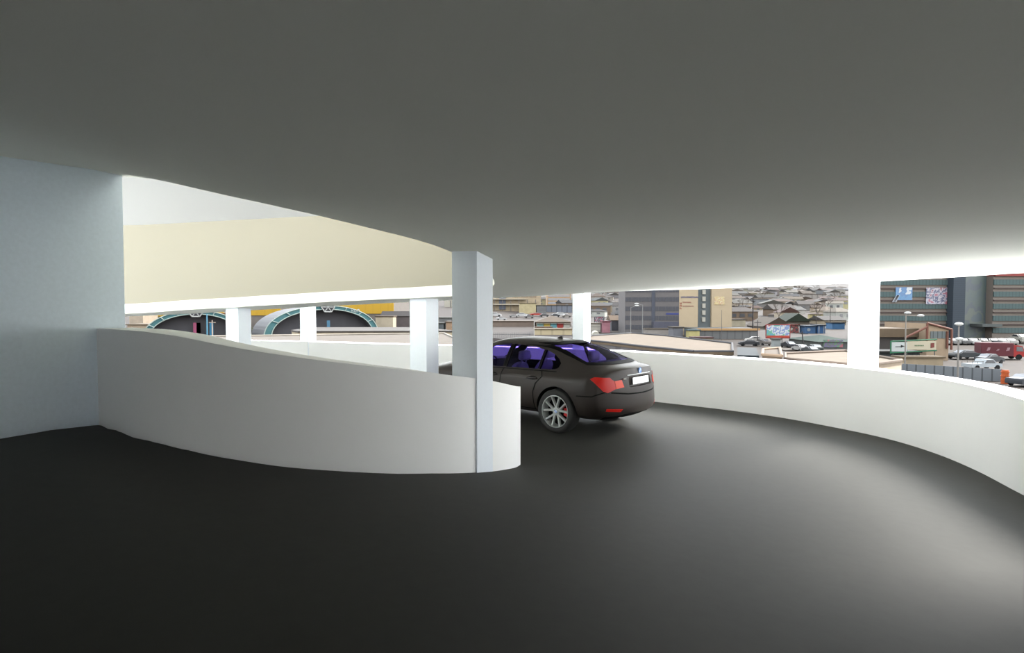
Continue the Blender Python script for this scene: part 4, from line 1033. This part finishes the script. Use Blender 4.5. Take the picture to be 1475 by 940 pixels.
roofslab('flat_roofed_building', [pl(852,484,-5.4),pl(910,480,-5.4),pl(960,484,-5.4),pl(1055,495,-5.4),pl(1056,507,-5.4),pl(1000,507,-5.4),pl(930,500,-5.4),pl(880,494,-5.4),pl(840,490,-5.4)][::-1], -5.4, ext(222,200,170), ribbed('near_wall', (128,122,122), .35, 0, .6), 'long building with a broad sand-coloured flat roof and dark edge', lip=ext(84,82,84))
roofslab('flat_roofed_building', [pl(1063,500,-5.0),pl(1090,501,-5.0),pl(1094,512,-5.0),pl(1063,511,-5.0)][::-1], -5.0, ext(80,100,112), ext(70,84,92), 'small dark blue-roofed annex between the sand and cream roofs', lip=None)
roofslab('flat_roofed_building', [pl(1100,504,-4.8),pl(1124,502,-4.8),pl(1127,514,-4.8),pl(1099,512,-4.8)][::-1], -4.8, ext(206,186,164), ext(236,216,186), 'cream building with a rough brown patch on its roof', lip=ext(190,160,130))
roofslab('flat_roofed_building', [pl(1132,510,-5.2),pl(1219,506,-5.2),pl(1300,520,-5.2),pl(1240,528,-5.2),pl(1132,518,-5.2)][::-1], -5.2, ext(240,220,192), ext(236,214,184), 'bright cream flat roof with thin lines beside the broad column', lip=ext(150,128,108))

# ================= above the sedan: street scene
e = flat_building(700, 779, 449, 421, 22, ext(226,204,168), ext(200,184,160), 'long cream shop building with terraces above the sedan', 'building', D=318)
strokes(e, -e['w']*.1, e['h']-2.6, 12, .9, .9, -.1, ext(150,120,110), seed=9)['label'] = 'faint shop lettering'
bx(e, 'glass_bay', -e['w']*.52, -e['w']*.28, -.6, .1, 1, e['h']+1, ext(140,146,160))
for z_ in (.34, .62): bx(e, 'terrace', -e['w'], e['w']*.45, -2.2, 0, e['h']*z_, e['h']*z_+.5, ext(236,222,196))
for i in range(7): bx(e, 'pillar', -e['w']+i*4.4, -e['w']+i*4.4+.4, -2.0, -1.6, 0, e['h']*.62, ext(150,140,130))
e = flat_building(748, 772, 452, 437, 8, ext(238,220,170), ext(210,196,160), 'pale yellow block in front of the terraced shop building', 'building', D=300)
e = flat_building(773, 787, 450, 440, 8, ext(150,150,148), ext(170,160,150), 'grey block with dark openings right of the pale yellow one', 'building', D=300)
windows(e, 1, 4, -e['w']*.9, e['w']*.9, e['h']*.2, e['h']*.9, 1.6, 1.6, DARKW)
e = flat_building(788, 822, 441, 400, 16, ext(224,184,136), ext(200,170,140), 'tan apartment slab with white window bands left of the outer column', 'building')
windows(e, 7, 6, -e['w']*.92, e['w']*.92, 1, e['h']-1, 2.4, 1.5, ext(210,206,204))
e = flat_building(781, 824, 448, 440, 8, ribbed('colonnade', (150,156,168), .35, 0, .5), ext(120,118,120), 'grey colonnaded pavilion in front of the tan slab', 'building', D=322)
big_house(772, 822, 470, 463.5, 454.5, 16, (176,156,132), (150,132,112), 'broad brown hipped roof over a row of stalls above the sedan', stylehip=True)
for i, (c, n) in enumerate([((150,196,190),'pale teal'),((226,196,80),'yellow'),((120,190,200),'turquoise'),((200,70,60),'red'),((232,226,210),'cream')]):
    flat_building(774+i*9.6, 782.5+i*9.6, 473.0, 467, 1.2, ext(*c), ext(*c), '%s stall front under the broad brown roof' % n, 'stall', 'market_stall')
e = flat_building(770, 824, 482, 474.5, 6, ribbed('wall_panels', (244,224,180), .3, 0, .8), ext(240,222,190), 'long cream fence wall with panels just above the sedan roof', 'wall', 'boundary_wall')
e = flat_building(771, 795, 477.5, 471.5, 2, ext(196,150,120), ext(190,150,124), 'low terracotta shed behind the cream fence wall', 'shed', 'metal_shed')
bm = BM(); prism(bm, [(at(704,D=150)[0],0),(at(770,D=125)[0],0)]+[(at(770,D=125)[0],1.1),(at(704,D=150)[0],1.1)], 'y', 0, .3)
for v_ in bm.verts: v_.co.y += 150 if v_.co.x < at(735,D=140)[0] else 126
o = obj('road_kerb_wall', bm, ext(112,98,92)); o.location = (0, 0, tz(140)); lk(o, 'dark brown low wall curving beside the street', 'wall')
e = flat_building(705, 769, 470, 463, 10, ext(158,138,122), ext(178,160,142), 'wide low brown-roofed building along the street above the sedan', 'building')
# spiky railing
bm = BM(); x0, y0, z0 = at(700, 489); x1 = at(764, 489)[0]
n = 44
for i in range(n):
    xx = x0+(x1-x0)*i/(n-1); cyl(bm, (xx-x0, 0, -.3), (xx-x0, 0, 1.9), .05, .03, 5)
cyl(bm, (0,0,1.4), (x1-x0,0,1.4), .05, n=5); cyl(bm, (0,0,.4), (x1-x0,0,.4), .05, n=5)
o = obj('iron_railing', bm, ext(120,124,126)); o.location = (x0, y0, z0); lk(o, 'grey spiked iron railing behind the sedan roof', 'railing')
pole(769.5, 484, 462, 'white gate post at the left end of the cream fence wall', rgb=(236,230,220), r=.12, name='gate_post', cat='post')
for (u, v, yw, c, lb, sx, sz) in [(713,456,0,(236,234,230),'white bus-like car at the left of the street',1.4,1.4),(722,461,10,(226,224,220),'white car just right of the bus-like car',1,1),(740,457,0,(190,186,180),'silver car in the middle of the street',1,1),(752,456,0,(236,234,230),'white van standing before the pale yellow block',1.3,1.3),(773,454.5,0,(214,70,52),'bright red car before the grey block',1.4,1.0),(784,456,5,(120,116,112),'grey car right of the red one',1,1),(800,456,0,(90,90,92),'dark car below the colonnaded pavilion',1,1),(808,455,0,(232,230,226),'white minibus below the pavilion, near the column',1.5,1.3),(816,457,8,(170,160,150),'beige car nearest the outer column',1,1),(762,458,12,(150,146,142),'grey-silver car below the pale yellow block',1,1)]:
    place_car(u, v, yw, c, lb, 'cars on the street above the sedan', sx=sx, sz=sz)
flat_building(632, 652, 470, 458, 8, ext(150,150,146), ext(180,190,186), 'grey shed with a pale roof seen beside the nearest column', 'shed', 'metal_shed')
flat_building(642.5, 653, 484, 464, 6, ext(206,170,136), ext(190,170,150), 'narrow orange-tan building beside the nearest column', 'building')
flat_building(628, 639, 484, 466, 5, ext(112,118,118), ext(140,146,144), 'dark grey shed left of the narrow orange-tan building', 'shed', 'metal_shed')
flat_building(640, 660, 444, 420, 10, ribbed('white_fins', (238,230,210), .25, 0, .35), ext(220,210,190), 'white finned building top between the inner columns', 'building')

# ================= left: arches, yellow halls, flat roofs
def arch(uc, vb, vt, du0, du1, depth, label, yaw=0, D=None, seed=0):
    D = D or base_depth(vb); x, y, z = at(uc, D=D); e = empty('arched_gateway', (x, y, z), yaw); lk(e, label, 'arched hall', 'arched market halls')
    a0, a1 = du0/F*D, du1/F*D; H = ZC+(442.5-vt)/F*D-z
    def P(t, k=1.0, dz=0):                              # t from 0 left foot to 1 right foot
        ang = PI*(1-t); c_ = math.cos(ang); return ((a1 if c_ > 0 else a0)*abs(c_)*k*(1 if c_ > 0 else -1), (math.sin(ang)**.8)*(H*k)+dz)
    N = 28; bm = BM()
    o_ = [P(i/N) for i in range(N+1)]; i_ = [P(i/N, .90) for i in range(N+1)]
    for i in range(N):
        prism(bm, [o_[i], o_[i+1], i_[i+1], i_[i]], 'y', 0, .5)
    obj('arch_band', bm, ext(78,136,140,.05), e)
    for nm, k in (('edge_outer', 1.005), ('edge_inner', .895)):
        bm = BM()
        for i in range(N):
            p, q = P(i/N, k), P((i+1)/N, k); cyl(bm, (p[0],-.05,p[1]), (q[0],-.05,q[1]), .13, n=6)
        obj(nm, bm, ext(196,214,204), e)
    bm = BM()
    for t in (.16,.27,.38,.62,.73,.84):
        p, q = P(t, .9), P(t, 1.0); cyl(bm, (p[0],-.1,p[1]), (q[0],-.1,q[1]), .12, n=6)
    obj('band_joints', bm, ext(190,210,205), e)
    # barrel roof; a dark grey sheet paints the shade of the interior
    bm = BM(); rows_ = []
    for i in range(N+1):
        p = P(i/N, .985); rows_.append([bm.verts.new((p[0], .5, p[1])), bm.verts.new((p[0], depth, p[1]))])
    for a, b in zip(rows_, rows_[1:]): bm.faces.new([a[0], b[0], b[1], a[1]])
    sl = obj('barrel_roof', bm, ribbed('barrel', (120,120,122), .9, 0, .7), e); md = sl.modifiers.new('t', 'SOLIDIFY'); md.thickness = .15
    bm = BM(); prism(bm, [P(i/N, .90) for i in range(N+1)][::-1], 'y', 3.0, 3.3); obj('back_wall', bm, ext(104,102,106,.08), e)
    # crown ornament
    bm = BM(); r_ = H*.17; cz = H*.965
    hexp = [(r_*1.25*math.cos(PI/6*(2*k)), cz+r_*math.sin(PI/6*2*k)) for k in range(6)]
    for k in range(6):
        a, b = hexp[k], hexp[(k+1) % 6]; cyl(bm, (a[0],-.3,a[1]), (b[0],-.3,b[1]), .16, n=6)
    for k in (0, 1, 2): a, b = hexp[k], hexp[k+3]; cyl(bm, (a[0],-.3,a[1]), (b[0],-.3,b[1]), .12, n=6)
    obj('crown_frame', bm, ext(206,208,204), e)
    bm = BM(); prism(bm, hexp[::-1], 'y', -.22, -.05); obj('crown_plate', bm, ext(84,84,88), e)
    return e, H
a1_, H1 = arch(282, 484, 447.5, 66, 66, 12, 'left arched market hall with teal band and hexagon crown', R(28), D=146)
a2_, H2 = arch(472, 478, 440.5, 88, 78, 13, 'right arched market hall with teal band and hexagon crown', R(38), D=160)
bm = BM(); strokes_ = strokes(a2_, 6.6, H2*.80, 3, .7, .9, -.12, ext(220,230,226), seed=8); strokes_['label'] = 'pale lettering on the teal band'
for ar, pts in ((a1_, ((0,.5,(120,180,220)),(3.2,.45,(60,150,190)),(-.4,.9,(220,110,150)))), (a2_, ((-.2,.4,(120,180,215)),))):
    for dx, w_, c in pts:
        o = bx(None, 'hanging_flag', -w_, w_, -.05, .05, 0, 3.6, ext(*c)); o.location = (ar.location.x+dx, ar.location.y+1.2, ar.location.z+1.2)
        nm = {(120,180,220):'light blue',(60,150,190):'deep blue',(220,110,150):'pink',(120,180,215):'pale blue'}[c]
        lk(o, '%s vertical flag hanging under the %s arch' % (nm, 'left' if ar is a1_ else 'right'), 'flag')
def hall(u0, u1, v, vt, vy, depth, label, rgb=(248,196,44), D=None, low=(150,140,130), tint=None):
    e = flat_building(u0, u1, v, vt, depth, ext(*low), ext(*rgb), label, 'hall', 'yellow_hall', D=D)
    y0 = e.location.y; zb_ = ZC+(442.5-vy)/F*y0-e.location.z
    bx(e, 'yellow_cladding', -e['w']-.1, e['w']+.1, -.25, .05, zb_, e['h']+.3, ribbed('yellow_panels', rgb, .4, 0, .93))
    return e
hall(380, 567, 470, 425, 451.5, 30, 'big bright yellow hall behind the right arch', D=196)
hall(192, 322, 470, 441, 455.5, 25, 'long low yellow hall behind the left arch', D=205)
hall(362, 404, 468, 436, 454, 6, 'short yellow hall left of the right arch', D=188)
# dark orange pieces and stalls under the arches
e = flat_building(255, 330, 470, 452, 3, ext(120,110,104), ext(236,150,40), 'orange-roofed stall row inside the left arch', 'stall', 'market_stall', D=186)
e = flat_building(455, 516, 467, 457.5, 5, ribbed('stall_white', (244,226,190), .4, 0, .5), ext(120,112,104), 'cream stall row with dark posts inside the right arch', 'stall', 'market_stall', D=185)
e = flat_building(235, 326, 478, 466, 5, ext(86,86,92), ext(92,92,96), 'long dark stall row under the left arch', 'stall', 'market_stall', D=178)
bx(e, 'blue_fascia', e['w']*.45, e['w']*.9, -.3, 0, e['h']*.75, e['h'], ext(110,180,200))
e = flat_building(183, 212, 486, 468, 8, ext(214,190,160), ext(224,204,176), 'cream low buildings at the far left gap', 'building')
e = flat_building(186, 206, 470, 452, 8, ext(226,206,180), ext(190,150,120), 'small cream house with rust roof at the far left gap', 'house', 'house', D=192)
for i, (u, c) in enumerate(((210,(150,110,90)),(330,(110,100,96)))): pass
big_house(550, 590, 470, 455, 448, 6, (104,98,98), (124,112,108), 'dark grey-brown steep roofed house right of the right arch', D=186)
flat_building(568, 592, 449, 432, 8, ribbed('grey_flats', (186,178,168), .5, 2, .6), ext(120,108,100), 'grey flats with window rows above the dark roof', 'building')
flat_building(541, 566, 467, 456, 5, ext(240,222,190), ext(190,170,150), 'cream stall at the right foot of the right arch', 'stall', 'market_stall', D=176)
# low flat building with cream wall
roofslab('flat_roofed_building', [pl(420,475,-4.9),pl(450,471,-4.9),pl(600,471,-4.9),pl(660,476,-4.9),pl(430,476.5,-4.9)][::-1], -4.9, ext(164,158,152), ext(244,224,188), 'long low building with a grey roof and cream wall right of the second column')
bm = BM()
e = flat_building(363, 425, 484, 477, 5, ribbed('greenhouse', (128,132,134), .7, 0, .6), ext(120,122,124), 'grey glazed shed at the left foot of the right arch', 'shed', 'metal_shed')
e = flat_building(363, 376, 479, 473, 2, ext(196,212,150), ext(190,206,150), 'pale green stall beside the white column', 'stall', 'market_stall')
for u, v, c, lb in ((371,474,(206,150,120),'terracotta blob-shaped tarp stall by the second gap'),):
    flat_building(u-4, u+5, v, v-8, 3, ext(*c), ext(226,196,160), 'terracotta tarp stall near the white column', 'stall', 'market_stall')
place_car(386, 481, 0, (120,130,150), 'blue-grey car at the left foot of the right arch')
place_car(398, 481.5, 10, (200,200,204), 'silver car under the foot of the right arch')
pole(305.5, 484, 461, 'pale pole standing under the left arch', rgb=(226,206,186), D=140, r=.14)
pole(298, 486, 452, 'sky blue pole hung under the left arch', rgb=(110,180,210), D=142, r=.16, name='flag_pole', cat='pole')
bm = BM(); x0 = at(288, D=120)[0]; x1 = at(326, D=120)[0]
for i in range(16): xx = x0+(x1-x0)*i/15; cyl(bm, (xx-x0,0,0), (xx-x0,0,1.8), .05, n=5)
cyl(bm, (0,0,1.5), (x1-x0,0,1.5), .05, n=5)
o = obj('iron_railing', bm, ext(176,160,146)); o.location = (x0, 120, tz(120)); lk(o, 'thin pale railing under the left arch', 'railing')
bx_ = roofslab('flat_roofed_building', [pl(230,486,-4.6),pl(640,480.5,-4.6),pl(680,499,-4.6),pl(300,500,-4.6)][::-1], -4.6, ext(196,182,164), ext(190,176,160), 'nearest wide sandy flat roof just above the far outer wall', lip=ext(210,198,180))

# small houses fill the slope between the buildings above
bpy.context.view_layer.update()
taken = footprints()
scatter(1052, 1221, 416.5, 462, 8)
scatter(1052, 1221, 417, 460, 8, .75)
scatter(1052, 1221, 417.5, 458, 8, .55)
scatter(850, 908, 411, 452, 5)
scatter(850, 908, 412, 454, 5, .7)
scatter(712, 822, 437, 444, 3, .8)
for lb, es in used.items():
    if len(es) < 2: continue
    # look-alikes: name them from left to right
    es.sort(key=lambda o: o.location.x/o.location.y)
    words_ = ['leftmost', 'second from left', 'third from left', 'fourth from left', 'fifth from left', 'sixth from left', 'seventh from left', 'eighth from left', 'ninth from left', 'tenth from left', 'eleventh from left', 'twelfth from left']
    for i, e in enumerate(es):
        pre = 'rightmost' if i == len(es)-1 else words_[min(i, 11)]
        e['label'] = ' '.join(('%s %s' % (pre, e['label'])).split()[:16])
